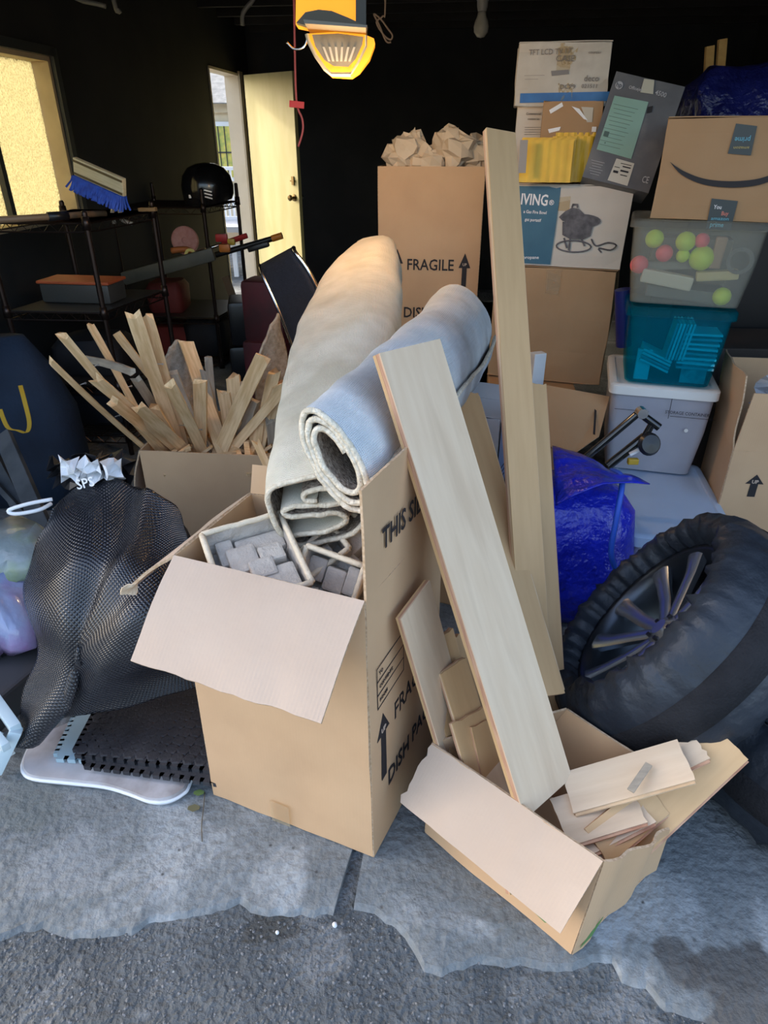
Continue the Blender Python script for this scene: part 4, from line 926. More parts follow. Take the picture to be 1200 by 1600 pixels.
wire_shelf('black wire shelving unit by the side door, helmet on top', (-1.165, 4.72), (-1.06, 5.32), (-.62, .06), 1.17, z2, (1, 2))
bm = NB(); polyslab(bm, [aty(38, 330, 3.35), aty(150, 341, 3.24), aty(236, 320, 3.72), aty(110, 303, 3.8)], .006); bmesh.ops.translate(bm, verts=bm.verts, vec=(0, 0, .0))
for v in bm.verts: v.co.z = zl[0] + .008 + (v.co.z > aty(110, 303, 3.8).z) * 0 + (.004 if v.co.z > zl[0] else 0)
solo('shelf_board', bm, mat('smoky_board', (.24, .20, .13), (.28, .24, .16), 4, .35), 'smoky flat board lying on the shelf under the blue broom', 'board')
# broom
BY = 3.36
a = aty(116, 246, BY); b = aty(194, 280, BY - .12); up = V((.1, -.15, 1)); F = frame((a + b) / 2, b - a, up); wB = (b - a).length
br = thing('push_broom', 'push broom with pale wooden block and blue bristles lying on the left shelf', 'broom', F)
bm = NB(); box(bm, (wB, .075, .022), T(0, -.035, -.012), .004); obj('broom_block', bm, mat('pale_block', (.62, .52, .30), (.72, .62, .40), 14, .5, stretch=(1, 8, 8)), br, True)
bm = NB()
for y in (-.01, -.062): box(bm, (wB * .98, .008, .004), T(0, y, .010))
obj('block_groove', bm, mat('brown_groove', (.12, .08, .03), rough=.6), br, True)
bm = NB(); random.seed(3)
for i in range(70):
    for j in range(4):
        x = (-.5 + (i + .5) / 70) * wB; z = -.010 + j * .010; s = random.uniform(-.012, .012)
        tube(bm, [(x, -.072, z), (x + s * .4, -.095, z + .003 * (j - 1)), (x + s * 1.6, -.128 + random.uniform(-.006, .006), z + .012 * (j - 1))], [.0035, .0045, .0055], 4)
obj('bristles', bm, mat('blue_bristle', (.012, .05, .33), (.02, .09, .5), 40, .6), br, True, kind='stuff')
bm = NB(); ha = (F @ V((-.02, -.12, -.03))); ha.z = zl[0] + .03; hb = aty(-40, 333, 2.95); hb.z = zl[0] + .035; tube(bm, [ha, hb], .014, 10); obj('handle', bm, mat('brown_handle', (.22, .14, .08), rough=.5), br, smooth=True)
bm = NB(); tube(bm, [ha.lerp(hb, .32), ha.lerp(hb, .48)], .020, 10); obj('grip_sleeve', bm, M['black_plastic'], br, smooth=True)
# small things on top
bm = NB(); p = aty(220, 278, 3.9); p.z = z2[0] + .07; tube(bm, cr([p + V((-.02, 0, -.05)), p + V((-.02, 0, 0)), p + V((0, 0, .025)), p + V((.02, 0, 0)), p + V((.02, 0, -.03)), p + V((.07, 0, -.05))], 4), .010, 7)
for v in bm.verts: v.co = v.co + V((-.05, -.3, 0))
solo('plastic_hook', bm, mat('grey_white', (.38, .37, .33), rough=.5), 'small greyish white hooked plastic piece on the left shelf behind the broom', 'hook', smooth=True)
bm = NB(); p = aty(226, 294, 3.66); p.z = zl[0] + .02; bar(bm, p + V((-.045, 0, 0)), p + V((.045, -.01, .003)), .03, .018, (0, 0, 1), .004); solo('wood_block', bm, mat('tan_block', (.35, .22, .10), rough=.6), 'small tan wooden block at the right end of the broom shelf', 'wood block')
hc = aty(323, 280, 5.0); hc.z = z2[0] + .10
hm = thing('helmet', 'glossy black helmet on top of the shelf by the side door', 'helmet', T(hc) @ RZ(20))
bm = NB(); lathe(bm, [(.15, -.09), (.162, -.03), (.165, .02), (.150, .08), (.115, .125), (.06, .15), (.002, .156)], SC(1.05, .9, 1), 28, lambda p, a, j: p + V((0, 0, .03 * math.cos(a) if j == 0 else 0))); obj('shell', bm, mat('helmet_black', (.008, .008, .009), rough=.22, coat=.4), hm, True, smooth=True)
bm = NB()
for k in range(3): box(bm, (.05, .006, .008), T(-.02, -.150, -.01 - k * .02) @ RY(15))
box(bm, (.02, .01, .02), T(-.13, -.09, -.05)); obj('vents', bm, M['chrome'], hm, True)
# pink reel, trimmers, trays on the shelves
p = aty(290, 376, 4.95); bm = NB(); lathe(bm, [(.0001, 0), (.085, 0), (.092, .006), (.092, .03), (.085, .036), (.02, .036), (.018, .028), (.0001, .028)], frame(p, (1, .1, 0), (0, .2, 1)), 26)
solo('pink_disc', bm, mat('dusty_pink', (.50, .20, .17), (.60, .30, .26), 30, .6), 'dusty pink round disc on the middle shelf by the side door', 'disc', smooth='auto')
tm = thing('hedge_trimmer', 'long black pole trimmer with orange end lying across the shelf', 'tool', aty(330, 400, 4.65))
bm = NB(); tube(bm, [aty(262, 420, 4.62), aty(425, 373, 4.62)], .018, 10); box(bm, (.14, .03, .05), frame(aty(405, 385, 4.6), aty(425, 373, 4.6) - aty(262, 420, 4.6), (0, 0, 1)), .008); obj('pole', bm, M['black_plastic'], tm, smooth='auto')
bm = NB(); tube(bm, [aty(425, 373, 4.62), aty(441, 368, 4.62)], .021, 10); obj('end_grip', bm, mat('orange_plastic', (.62, .22, .03), rough=.4), tm, smooth='auto')
bm = NB(); box(bm, (.07, .04, .05), T(aty(352, 394, 4.6)), .01); obj('orange_clamp', bm, mat('orange_plastic_b', (.55, .18, .03), rough=.4), tm, smooth='auto')
rt = thing('loppers', 'red-handled garden tool lying above the pole trimmer', 'tool', aty(350, 385, 4.7))
bm = NB(); tube(bm, [aty(300, 396, 4.75), aty(352, 380, 4.75)], .010, 8); obj('blade', bm, M['chrome'], rt, smooth=True)
bm = NB(); tube(bm, [aty(348, 381, 4.75), aty(386, 368, 4.75)], .017, 8); box(bm, (.08, .03, .05), T(aty(347, 378, 4.72)), .01); obj('red_handle', bm, mat('red_plastic', (.45, .025, .03), rough=.4), rt, smooth='auto')
bm = NB(); box(bm, (.05, .03, .04), T(aty(362, 383, 4.70)), .01); obj('yellow_joint', bm, mat('yellow_plastic', (.55, .38, .05), rough=.4), rt, smooth='auto')
ot = thing('blower', 'orange and yellow garden tool below the pink disc', 'tool', aty(290, 398, 4.55))
bm = NB(); tube(bm, cr([aty(268, 392, 4.6), aty(292, 390, 4.6), aty(310, 402, 4.6)], 4), .020, 8); obj('orange_body', bm, mat('burnt_orange', (.40, .13, .04), rough=.4), ot, smooth=True)
bm = NB(); lathe(bm, [(.02, 0), (.036, 0), (.036, .03), (.02, .03)], frame(aty(298, 398, 4.52), (1, .2, 0), (0, .2, 1)), 14); obj('yellow_ring', bm, mat('acid_yellow', (.5, .42, .05), rough=.4), ot)
bm = NB(); box(bm, (.62, .08, .05), frame(aty(265, 415, 4.5), aty(328, 398, 4.5) - aty(205, 432, 4.5), (0, 0, 1)), .012); solo('grey_case', bm, mat('grey_green_case', (.07, .07, .055), (.10, .10, .08), 8, .5), 'long grey-green case lying under the garden tools on the shelf', 'case', smooth='auto')
bm = NB(); bx = V((-1.50, 3.46, zl[1] + .01)); box(bm, (.36, .17, .09), T(bx) @ RZ(-8), .012); tr_ = thing('storage_tray', 'dark grey tray with orange rim on the second shelf of the near unit', 'tray', bx)
obj('tray_body', bm, mat('smoke_tray', (.055, .055, .05), rough=.4), tr_, smooth='auto')
bm = NB(); box(bm, (.375, .185, .014), T(bx + V((0, 0, .09))) @ RZ(-8), .005); obj('orange_rim', bm, mat('orange_rim', (.42, .09, .03), rough=.5), tr_)
for k, (x, y, z, sx, sy, sz, cn, c, lb) in enumerate((
    (-1.52, 3.50, zl[2] + .01, .36, .34, .17, 'near_black', (.012, .012, .014), 'black box on the third shelf of the near unit'),
    (-1.52, 3.50, zl[3] + .01, .38, .36, .20, 'soot', (.010, .012, .018), 'black box on the lowest shelf of the near unit'),
    (-1.50, 5.0, z2[2] + .01, .40, .34, .22, 'dark_red_fabric', (.16, .018, .012), 'dull red bag on the third shelf of the unit by the side door'),
    (-1.56, 5.0, z2[1] + .01, .26, .30, .20, 'dull_red_fabric', (.14, .02, .015), 'dull red bundle on the second shelf of the unit by the side door'),
    (-1.30, 5.0, z2[3] + .01, .30, .38, .26, 'soft_black', (.012, .012, .014), 'black bag on the lowest shelf of the unit by the side door'))):
    bm = NB(); blob(bm, [(z, x, y, sx * .46, sy * .46), (z + .02, x, y, sx * .5, sy * .5), (z + sz * .8, x, y, sx * .5, sy * .48), (z + sz, x, y, sx * .40, sy * .38)], 24, .012, 8, k, 5)
    solo('storage_bag' if 'bag' in lb or 'bundle' in lb else 'storage_box', bm, mat(cn, c, tuple(v * 1.4 for v in c), 8, .7), lb, 'bag' if 'bag' in lb or 'bundle' in lb else 'box', smooth='auto')
bm = NB(); bar(bm, aty(352, 432, 4.9), aty(366, 470, 4.9), .05, .02, (0, -1, 0)); solo('wood_plank', bm, mat('brown_plank', (.16, .10, .05), rough=.7), 'small brown plank leaning on the second shelf by the side door', 'board')
bm = NB(); box(bm, (.42, .30, .28), T(-.82, 4.55, .25) @ RZ(10), .03); box(bm, (.46, .34, .25), T(-.82, 4.55, 0) @ RZ(10), .03); solo('dark_case', bm, M['black_plastic'], 'stacked black case on the floor between the shelf and the office chair', 'case', smooth='auto')
bm = NB(); box(bm, (.24, .20, .34), T(aty(418, 470, 3.9).x, 3.9, .42) @ RZ(-12) , .03); box(bm, (.26, .24, .43), T(aty(418, 470, 3.9).x, 3.9, 0) @ RZ(-12), .02); solo('dark_red_bag', bm, mat('maroon', (.10, .008, .015), (.03, .01, .012), 4, .6), 'maroon and black bag standing left of the office chair back', 'bag', smooth='auto')
# office chair back
ch = thing('office_chair', 'black mesh office chair with chrome side rails behind the laths', 'chair', (-.38, 2.9, 0))
cA, cB, cC, cD = aty(407, 415, 3.05), aty(459, 387, 2.95), aty(512, 478, 2.75), aty(468, 575, 2.75)
CG = [[cA, cB], [cA.lerp(cD, .08) + V((0, -.02, 0)), cB.lerp(cC, .08) + V((0, -.02, 0))], [cA.lerp(cD, .5) + V((0, .03, 0)), cB.lerp(cC, .5) + V((0, .03, 0))], [cD, cC + V((.02, 0, -.08))], [cD + V((.04, -.05, -.20)), cC + V((.08, -.05, -.26))]]
bm = NB(); G = grid_cr(CG, 5); sheet(bm, G, .012, 0); obj('backrest', bm, mat('navy_black_mesh', (.008, .010, .020), (.012, .015, .028), 60, .6, .4, 250), ch, smooth=True)
for s in (0, -1):
    bm = NB(); tube(bm, [r[s] + V((0, -.004, 0)) for r in G], .009, 8); obj('side_rail', bm, M['chrome'], ch, smooth=True)
sc_ = V((-.22, 2.98, .44)); bm = NB(); box(bm, (.46, .44, .05), T(sc_) @ RZ(-25), .02); obj('seat', bm, M['black_fabric'], ch, smooth='auto')
bm = NB(); tube(bm, [sc_, sc_ - V((0, 0, .34))], .025, 10); obj('gas_post', bm, M['chrome'], ch, smooth=True)
for k in range(5):
    a = math.radians(72 * k); bm = NB(); e_ = V((sc_.x + .26 * math.cos(a), sc_.y + .26 * math.sin(a), .055)); tube(bm, [V((sc_.x, sc_.y, .10)), e_], [.022, .014], 8)
    lg = obj('leg', bm, M['chrome'], ch, smooth=True); bm = NB(); lathe(bm, [(.0001, -.011), (.026, -.011), (.026, .011), (.0001, .011)], T(e_ - V((0, 0, .028))) @ RX(90), 12); obj('caster', bm, M['black_plastic'], lg)

# ---------------------------------------------------------------- fragile box at the back with crumpled paper
FBl = aty(591, 258, 3.26); FBr = aty(758, 262, 3.20); FBl.z = FBr.z = (FBl.z + FBr.z) / 2; hF = .71
fx = (FBr - FBl).normalized(); fy = V((-fx.y, fx.x, 0)); z0F = FBl.z - hF
st = V((0, 0, -hF))
fb = thing('fragile_carton', 'tall brown carton printed fragile, crumpled paper spilling from its top', 'box', (FBl + FBr) / 2 + fy * .22 + st)
panel('front_panel', FBl, FBr, FBr + st, FBl + st, fb, amp=.004, seed=41); panel('right_panel', FBr, FBr + fy * .45, FBr + fy * .45 + st, FBr + st, fb, seed=42)
panel('back_panel', FBr + fy * .45, FBl + fy * .45, FBl + fy * .45 + st, FBr + fy * .45 + st, fb, seed=43); panel('left_panel', FBl + fy * .45, FBl, FBl + st, FBl + fy * .45 + st, fb, seed=44)
panel('bottom_panel', FBl + st, FBr + st, FBr + fy * .45 + st, FBl + fy * .45 + st, fb)
Ff = frame(FBl, fx, (0, 0, 1))
def onF(u, v): p = aty(u, v, 3.22); return (V((p.x, p.y, p.z)) - FBl).dot(fx), p.z - FBl.z
x_, y_ = onF(672, 415); text('FRAGILE', .068, Ff @ T(x_, y_, .004), M['ink'], fb, .86)
x_, y_ = onF(678, 490); text('DISH PACK', .068, Ff @ T(x_, y_, .004), M['ink'], fb, .86)
for u in (620, 727): x_, y_ = onF(u, 390 if u < 700 else 395); arrow(Ff @ T(x_, y_ - .21, .004), .053, .21, fb)
bm = NB(); box(bm, (.50, .46, z0F - .003), frame((FBl + FBr) / 2 + V((0, 0, 0)), fx, fy) @ T(0, .225, -FBl.z + .001), .004); solo('support_carton', bm, M['card_dark'], 'old brown carton under the fragile box, mostly hidden by the rugs', 'box')
random.seed(11)
for k, (u, v, s) in enumerate(((618, 240, .11), (650, 243, .13), (682, 240, .13), (715, 228, .15), (700, 212, .11), (742, 232, .14), (630, 222, .10), (648, 215, .09), (735, 250, .10), (668, 252, .12))):
    c = aty(u, v + 6, 3.30 + .03 * (k % 3)); bm = NB()
    n = 6; R_ = []
    for i in range(n + 1):
        ring = []
        for j in range(9):
            a = 2 * math.pi * j / 9; th_ = math.pi * i / n; r = s * random.uniform(.32, .78)
            ring.append(bm.verts.new(c + V((r * math.sin(th_) * math.cos(a), r * .7 * math.sin(th_) * math.sin(a), r * .8 * math.cos(th_)))))
        R_.append(ring)
    for A, B in zip(R_, R_[1:]):
        for j in range(9): bm.faces.new((A[j], A[(j + 1) % 9], B[(j + 1) % 9], B[j]))
    solo('crumpled_paper', bm, M['paper'], '%s of crumpled beige packing paper in the fragile box' % ('leftmost low wad', 'second low wad from the left', 'middle low wad', 'right-hand high wad', 'highest pointed wad', 'rightmost wad beside the tallest board', 'small wad at the upper left', 'upright twist left of the middle', 'small wad at the front right rim', 'small wad at the front middle rim')[k], 'packing paper', 'crumpled paper in the fragile box')
bm = NB(); tube(bm, cr([aty(612, 455, 3.0), aty(613, 470, 2.95), aty(607, 500, 2.9), aty(600, 530, 2.85)], 4), [.012] * 13, 8); bar(bm, aty(611, 470, 2.93), aty(601, 520, 2.88), .04, .004, (0, -1, .2)); solo('spray_bottle', bm, M['white_plastic'], 'small white object squeezed between the lower rug and the fragile box', 'bottle', smooth='auto')

# ---------------------------------------------------------------- middle stack: brown box, fire bowl box and what is on it
M['brown_band'] = M['card_dark']
bl = aty(775, 404, 2.96); brr = aty(968, 422, 2.80); zb = .985; bl.z = brr.z = zb
bot = V((0, 0, .505 - zb))
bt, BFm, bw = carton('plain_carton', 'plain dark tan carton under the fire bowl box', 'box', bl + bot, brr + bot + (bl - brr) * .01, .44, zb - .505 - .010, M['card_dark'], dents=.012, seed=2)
bm = NB(); G = grid4((-.035, .0, 0), (.03, .0, 0), (.025, -.10, 0), (-.03, -.095, 0), 6, 6); G = [[BFm @ V((p.x, p.y + zb - .52, .005 + .004 * noise.noise(p * 60))) for p in r] for r in G]; sheet(bm, G, .0006); obj('packing_tape', bm, M['tape'], bt)
M['box_white'] = mat('off_white_card', (.55, .50, .43), (.60, .55, .47), 6, .55)
lt, LFm, lw = carton('fire_bowl_box', 'white and teal printed box with a fire bowl picture on its front', 'box', bl, brr, .44, .295, M['box_white'], dents=.006, seed=3)
def onp(Fm, u, v):
    o = Fm.translation; n = Fm.col[2].xyz; r = ray(u, v); t = (o - V((0, 0, EYE))).dot(n) / r.dot(n); return Fm.inverted() @ (V((0, 0, EYE)) + r * t)
def poly_on(Fm, pts, m, parent, name='print_area', z=.003):
    bm = NB(); L_ = [onp(Fm, *p) for p in pts]; polyslab(bm, [Fm @ V((p.x, p.y, z)) for p in L_], .0006); return obj(name, bm, m, parent)
teal = mat('petrol_blue_print', (.035, .12, .19), (.045, .14, .21), 10, .4)
w2_ = lw / 2
bm = NB(); q = onp(LFm, 876, 300); q2 = onp(LFm, 860, 412); polyslab(bm, [LFm @ V(p) for p in ((-w2_ + .002, .004, .004), (q2.x, .004, .004), (q.x, .291, .004), (-w2_ + .002, .291, .004))], .0006); obj('blue_panel', bm, teal, lt)
def text_on(s, u0, u1, v, Fm, m, parent, asp=1.0, bold=.012, left=False, rot=0, slope=None):
    """letters filling the stretch of the face between two picture columns"""
    a = onp(Fm, u0, v); b = onp(Fm, u1, v if slope is None else slope); L_ = (b - a).xy.length; sz = L_ / max(1, len(s)) / .58
    ang = math.atan2(b.y - a.y, b.x - a.x)
    return text(s, sz * asp, Fm @ T((a.x + b.x) / 2, (a.y + b.y) / 2, .0045) @ Matrix.Rotation(ang, 4, 'Z'), m, parent, 1 / asp, bold)
text_on('LIVING', 803, 860, 311, LFm, M['white_ink'], lt, 1.35, .02, slope=314); text_on('®', 859, 865, 317, LFm, M['white_ink'], lt)
text_on('a Gas Fire Bowl', 812, 861, 330, LFm, M['white_ink'], lt, 1.15, slope=333); text_on('gaz portatif', 814, 852, 342, LFm, M['white_ink'], lt, 1.15, slope=345); text_on('propane', 815, 845, 402, LFm, M['white_ink'], lt, .9)
gk = mat('picture_grey', (.06, .055, .06), (.14, .13, .14), 40, .5)
c = onp(LFm, 904, 340); s = .24 / 98
def PF(x, y, z=.004): return LFm @ V((c.x + (x - 904) * .0027, c.y - (y - 340) * .0027, z))
def ell(cx_, cy_, rx, ry, n=20, a0=0, a1=360): return [(cx_ + rx * math.cos(math.radians(a0 + (a1 - a0) * k / n)), cy_ + ry * math.sin(math.radians(a0 + (a1 - a0) * k / n))) for k in range(n + (a1 - a0 < 360))]
bm = NB()
polyslab(bm, [PF(*p, .0036) for p in ell(910, 344, 26, 9)], .0004)
polyslab(bm, [PF(*p, .0042) for p in [(882, 346), (884, 364), (895, 369), (915, 369), (924, 364), (926, 346)]], .0004)
polyslab(bm, [PF(*p, .0046) for p in [(876, 340), (884, 332), (893, 327), (903, 328), (914, 337), (916, 345), (900, 347), (882, 345)]], .0004)
for (a, b) in (((887, 368), (893, 382)), ((912, 368), (918, 378)), ((896, 368), (896, 385)), ((893, 327), (894, 323)), ((901, 327), (900, 323)), ((893, 323), (901, 323))): bar(bm, PF(*a), PF(*b), .007, .0006, LFm.col[2].xyz)
tube(bm, [PF(*p) for p in ell(902, 379, 25, 8)], .003, 5, True); tube(bm, [PF(*p) for p in cr([V((926, 368, 0)), V((934, 377, 0)), V((950, 372, 0)), V((962, 375, 0)), V((955, 382, 0)), V((938, 380, 0)), V((943, 386, 0))], 4) for p in [(p.x, p.y)]], .003, 5)
obj('fire_bowl_picture', bm, gk, lt)
# things standing on the fire bowl box
zt = zb + .295 + .012
def upright(name, label, uL, uR, vT, Yf, d, m, z0=zt, cat='box', yaw=.10, vS=None, **k):
    a = aty(uL, vT, Yf + yaw / 2); b = aty(uR, vT, Yf - yaw / 2); top = (a.z + b.z) / 2; a.z = b.z = z0
    return carton(name, label, cat, a, b, d, top - z0, m, **k)
wt_, WF, _ = upright('white_carton', 'plain white carton under the worn LCD box', 809, 938, 166, 3.03, .20, M['box_white'], tape=False, flaps=False, yaw=.05)
for k, (s, u0, u1, v) in enumerate((('Commercial', 820, 847, 178), ('contient les', 820, 847, 186))): text_on(s, u0, u1, v, WF, M['ink'], wt_, 1.1, 0)
lines(WF @ T(onp(WF, 833, 210)), [(0, .004 * k, .07, .0012) for k in (0, 2, 4, 6)], wt_, M['ink'])
zc = aty(870, 166, 3.03).z + .001
lcd, LC, _ = upright('lcd_box', 'worn off-white box with blue band and tape, topmost of the middle stack', 812, 958, 66, 3.0, .20, mat('worn_white_card', (.50, .46, .39), (.60, .56, .49), 9, .55, c3=(.40, .35, .29), s3=5), z0=zc, tape=True, yaw=.05, dents=.004)
poly_on(LC, [(813, 146), (955, 143), (954, 158), (812, 161)], mat('blue_band', (.02, .12, .36), (.03, .18, .5), 12, .35), lcd)
gi = mat('faded_ink', (.22, .19, .17), rough=.7)
text_on('TFT LCD TV 17"', 821, 900, 83, LC, gi, lcd, 1.1, .0, slope=80); text_on('CASE', 868, 898, 92, LC, gi, lcd, .9, .0); text_on('courtier', 915, 944, 82, LC, gi, lcd, .9, 0)
text_on('deco', 910, 938, 123, LC, gi, lcd, 1, 0); text_on('021511', 906, 936, 135, LC, gi, lcd, .9, 0); text_on('DCP9', 875, 898, 136, LC, gi, lcd, .9, 0)
lines(LC @ T(onp(LC, 835, 118)), [(0, 0, .075, .0012), (-.01, -.012, .05, .0012)], lcd, gi)
poly_on(LC, [(861, 111), (888, 109), (889, 116), (862, 119)], mat('grey_slot', (.22, .2, .19), rough=.5), lcd, 'hand_slot', .0045)
random.seed(2)
bm = NB(); G = grid4(*[LC @ V((onp(LC, *p).x, onp(LC, *p).y, .004)) for p in ((868, 68), (905, 66), (898, 100), (878, 102))], 8, 8)
sheet(bm, G, .0005, fn=lambda i, j, p: random.uniform(0, .006)); obj('wrinkled_tape', bm, M['tape'], lcd)
bm = NB(); G = grid4(*[LC @ V((onp(LC, *p).x, onp(LC, *p).y, .004)) for p in ((872, 130), (895, 130), (893, 158), (874, 158))], 6, 6)
sheet(bm, G, .0005, fn=lambda i, j, p: random.uniform(0, .006)); obj('wrinkled_tape', bm, M['tape'], lcd)
ob, OF, _ = upright('small_brown_carton', 'small orange-brown carton with white tape scraps between the envelopes and the LCD box', 850, 944, 158, 2.925, .085, M['card_brown'], tape=False, flaps=False, yaw=.04)
for k, P in enumerate((((858, 172), (878, 160), (880, 166), (860, 178)), ((893, 166), (905, 170), (918, 188), (912, 186)), ((856, 202), (876, 198), (874, 204), (858, 208)), ((925, 198), (932, 198), (931, 206), (924, 206)))):
    poly_on(OF, P, M['white_ink'], ob, 'tape_scrap', .0035 + k * .0002)
poly_on(OF, [(908, 167), (927, 168), (925, 191), (917, 191)], mat('pale_label', (.5, .45, .36), rough=.6), ob, 'label', .0030)
yl = mat('yellow_envelope', (.72, .42, .02), (.80, .50, .03), 14, .45)
def envelope(label, uL, uR, vT, vB, Y0_, th, lean, seed):
    a = aty(uL, vB, Y0_ + .012); b = aty(uR, vB, Y0_ - .012); a.z = b.z = zt; F = frame((a + b) / 2, b - a, (lean * .0, .18, 1)); W_ = (b - a).length; H_ = (aty(uL, vT, Y0_).z - zt)
    t = thing('padded_envelope', label, 'envelope', F, 'yellow padded envelopes on the fire bowl box'); bm = NB()
    G = grid4((-W_ / 2, H_, 0), (W_ / 2, H_, 0), (W_ / 2, 0, 0), (-W_ / 2, 0, 0), 20, 5)
    sheet(bm, G, th, fn=lambda i, j, p: .0022 * math.sin(j * 1.9 + seed) + .002 * noise.noise(p * 30)); obj('envelope_body', bm, yl, t, True, smooth='auto'); return t
for k in range(5): envelope('yellow padded envelope, %s' % ('backmost and tallest of the row behind the others', 'second from the back, right side uncovered', 'third from the back in the left pile', 'second from the front in the left pile', 'frontmost of the left pile')[k],
    (862, 858, 812, 811, 811)[k], (924, 920, 895, 893, 891)[k], (206, 212, 214, 216, 218)[k], 276, 2.895 - k * .012, .009, 0, k)
bm = NB(); Fe = frame(aty(817, 245, 2.825), (1, -.06, 0), (0, .18, 1)); box(bm, (.028, .11, .001), Fe @ T(0, -.0, .004)); solo('grey_card', bm, mat('grey_card', (.30, .27, .24), rough=.6), 'narrow grey card leaning on the left end of the yellow envelopes', 'card')
# tilted dark grey printer box
hA, hB, hC, hD = aty(958, 112, 2.90), aty(1072, 136, 2.84), aty(1010, 301, 2.74), aty(913, 277, 2.80)
hx = (hB - hA).normalized(); hF_ = frame((hC + hD) / 2, hC - hD, hA - hD); hw = ((hB - hA).length + (hC - hD).length) / 2; hh_ = ((hA - hD).length + (hB - hC).length) / 2
pr = thing('printer_box', 'worn dark grey printer box leaning tilted, pale green panel and white label on it', 'box', hF_)
bm = NB(); bmesh.ops.create_cube(bm, size=1); bmesh.ops.subdivide_edges(bm, edges=bm.edges, cuts=5, use_grid_fill=True)
for v in bm.verts: p = V((v.co.x * hw, (v.co.y + .5) * hh_, (v.co.z - .5) * .14)); v.co = p + V((0, 0, .003 * noise.noise(p * 9)))
obj('box_body', bm, mat('slate_card', (.105, .105, .11), (.145, .145, .15), 8, .5, c3=(.20, .19, .18), s3=7), pr, True)
mint = mat('mint_print', (.24, .40, .32), (.28, .44, .36), 6, .5)
poly_on(hF_, [(960, 150), (1013, 160), (986, 249), (932, 234)], mint, pr, 'green_panel', .0035)
poly_on(hF_, [(963, 248), (991, 256), (980, 291), (949, 282)], mat('pale_sticker', (.60, .57, .48), rough=.6), pr, 'sticker', .0038)
poly_on(hF_, [(1006, 124), (1022, 126), (1020, 148), (1000, 145)], mat('torn_tape', (.52, .50, .40), rough=.4), pr, 'torn_tape', .0048)
poly_on(hF_, [(1012, 168), (1020, 166), (1018, 176), (1010, 178)], M['ink'], pr, 'hand_hole', .0042)
gp = mat('light_grey_ink', (.45, .45, .46), rough=.6)
bm = NB(); lo = onp(hF_, 967, 134); lathe(bm, [(.0001, .0), (.0135, .0), (.0135, .0008), (.0001, .0008)], hF_ @ T(lo.x, lo.y, .0036), 20); obj('round_logo', bm, gp, pr)
text('hp', .022, hF_ @ T(lo.x, lo.y, .0048), mat('slate_ink', (.1, .1, .105)), pr)
def run(s, u0, v0, u1, v1, m, bold=.01, asp=1.1): text_on(s, u0, u1, v0, hF_, m, pr, asp, bold, slope=v1)
run('Officejet', 977, 136, 1008, 143, gp); run('4500', 1022, 145, 1042, 151, gp)
for k in range(9): run('mmmmmmm mmmmm' [:13 - k % 4], 958 - k * 2.6, 170 + k * 7.6, 1000 - k * 2.4 - (k % 4) * 4, 178 + k * 7.6, gp, 0, .4) if False else None
R_ = []
for k in range(11):
    p = onp(hF_, 980 - k * 2.5, 168 + k * 6.2); R_.append((p.x - .006, p.y, .09 - .012 * (k % 3), .0016))
lines(hF_ @ T(0, 0, .0034), R_, pr, mat('grey_green_ink', (.16, .24, .2), rough=.6))
p = onp(hF_, 947, 210); lines(hF_ @ T(0, 0, .0036), [(p.x, p.y, .018, .018), (p.x + .006, p.y - .03, .004, .004)], pr, mat('dark_green_ink', (.08, .13, .11), rough=.6), 'printed_block')
p = onp(hF_, 972, 262); lines(hF_ @ T(0, 0, .0042), [(p.x + dx, p.y + dy, a, b) for dx, dy, a, b in ((.01, .012, .04, .002), (.015, .003, .03, .004), (-.018, -.004, .02, .002), (.012, -.012, .03, .006), (-.018, -.02, .018, .008), (.014, -.026, .026, .003))], pr, M['ink'])
run('CE', 1003, 281, 1013, 283, gp, .01, 1.6); R_ = []
for k in range(6): p = onp(hF_, 938 - k, 254 + k * 4); R_.append((p.x - .01, p.y, .05 - .008 * (k % 3), .0016))
lines(hF_ @ T(0, 0, .0036), R_, pr, gp)
# pile under a dark blue tarpaulin at the back right, with sticks
bm = NB(); c = aty(1150, 170, 3.25)
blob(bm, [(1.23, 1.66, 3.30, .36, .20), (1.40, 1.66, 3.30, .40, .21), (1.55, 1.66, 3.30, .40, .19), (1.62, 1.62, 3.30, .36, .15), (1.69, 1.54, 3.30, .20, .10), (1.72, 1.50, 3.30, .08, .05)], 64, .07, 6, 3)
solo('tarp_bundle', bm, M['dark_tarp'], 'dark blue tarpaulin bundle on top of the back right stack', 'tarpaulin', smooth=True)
bm = NB(); box(bm, (.72, .42, 1.22), T(1.72, 3.34, 0.002) @ RZ(-7), .01); solo('black_cabinet', bm, M['black_plastic'], 'tall black cabinet under the dark blue tarpaulin at the back right', 'cabinet')
for k, (u1, v1, u2, v2, lb) in enumerate(((1109, 72, 1104, 100, 'shorter yellow wood stick rising behind the blue tarpaulin'), (1129, 61, 1121, 100, 'taller yellow wood stick rising behind the blue tarpaulin'))):
    bm = NB(); bar(bm, aty(u1, v1, 3.34), aty(u2, v2 + 60, 3.34), .034, .02, (0, -1, 0), .002); solo('wood_stick', bm, mat('yellow_stick_%d' % k, (.52, .27, .07), (.6, .34, .10), 30, .7), lb, 'stick')

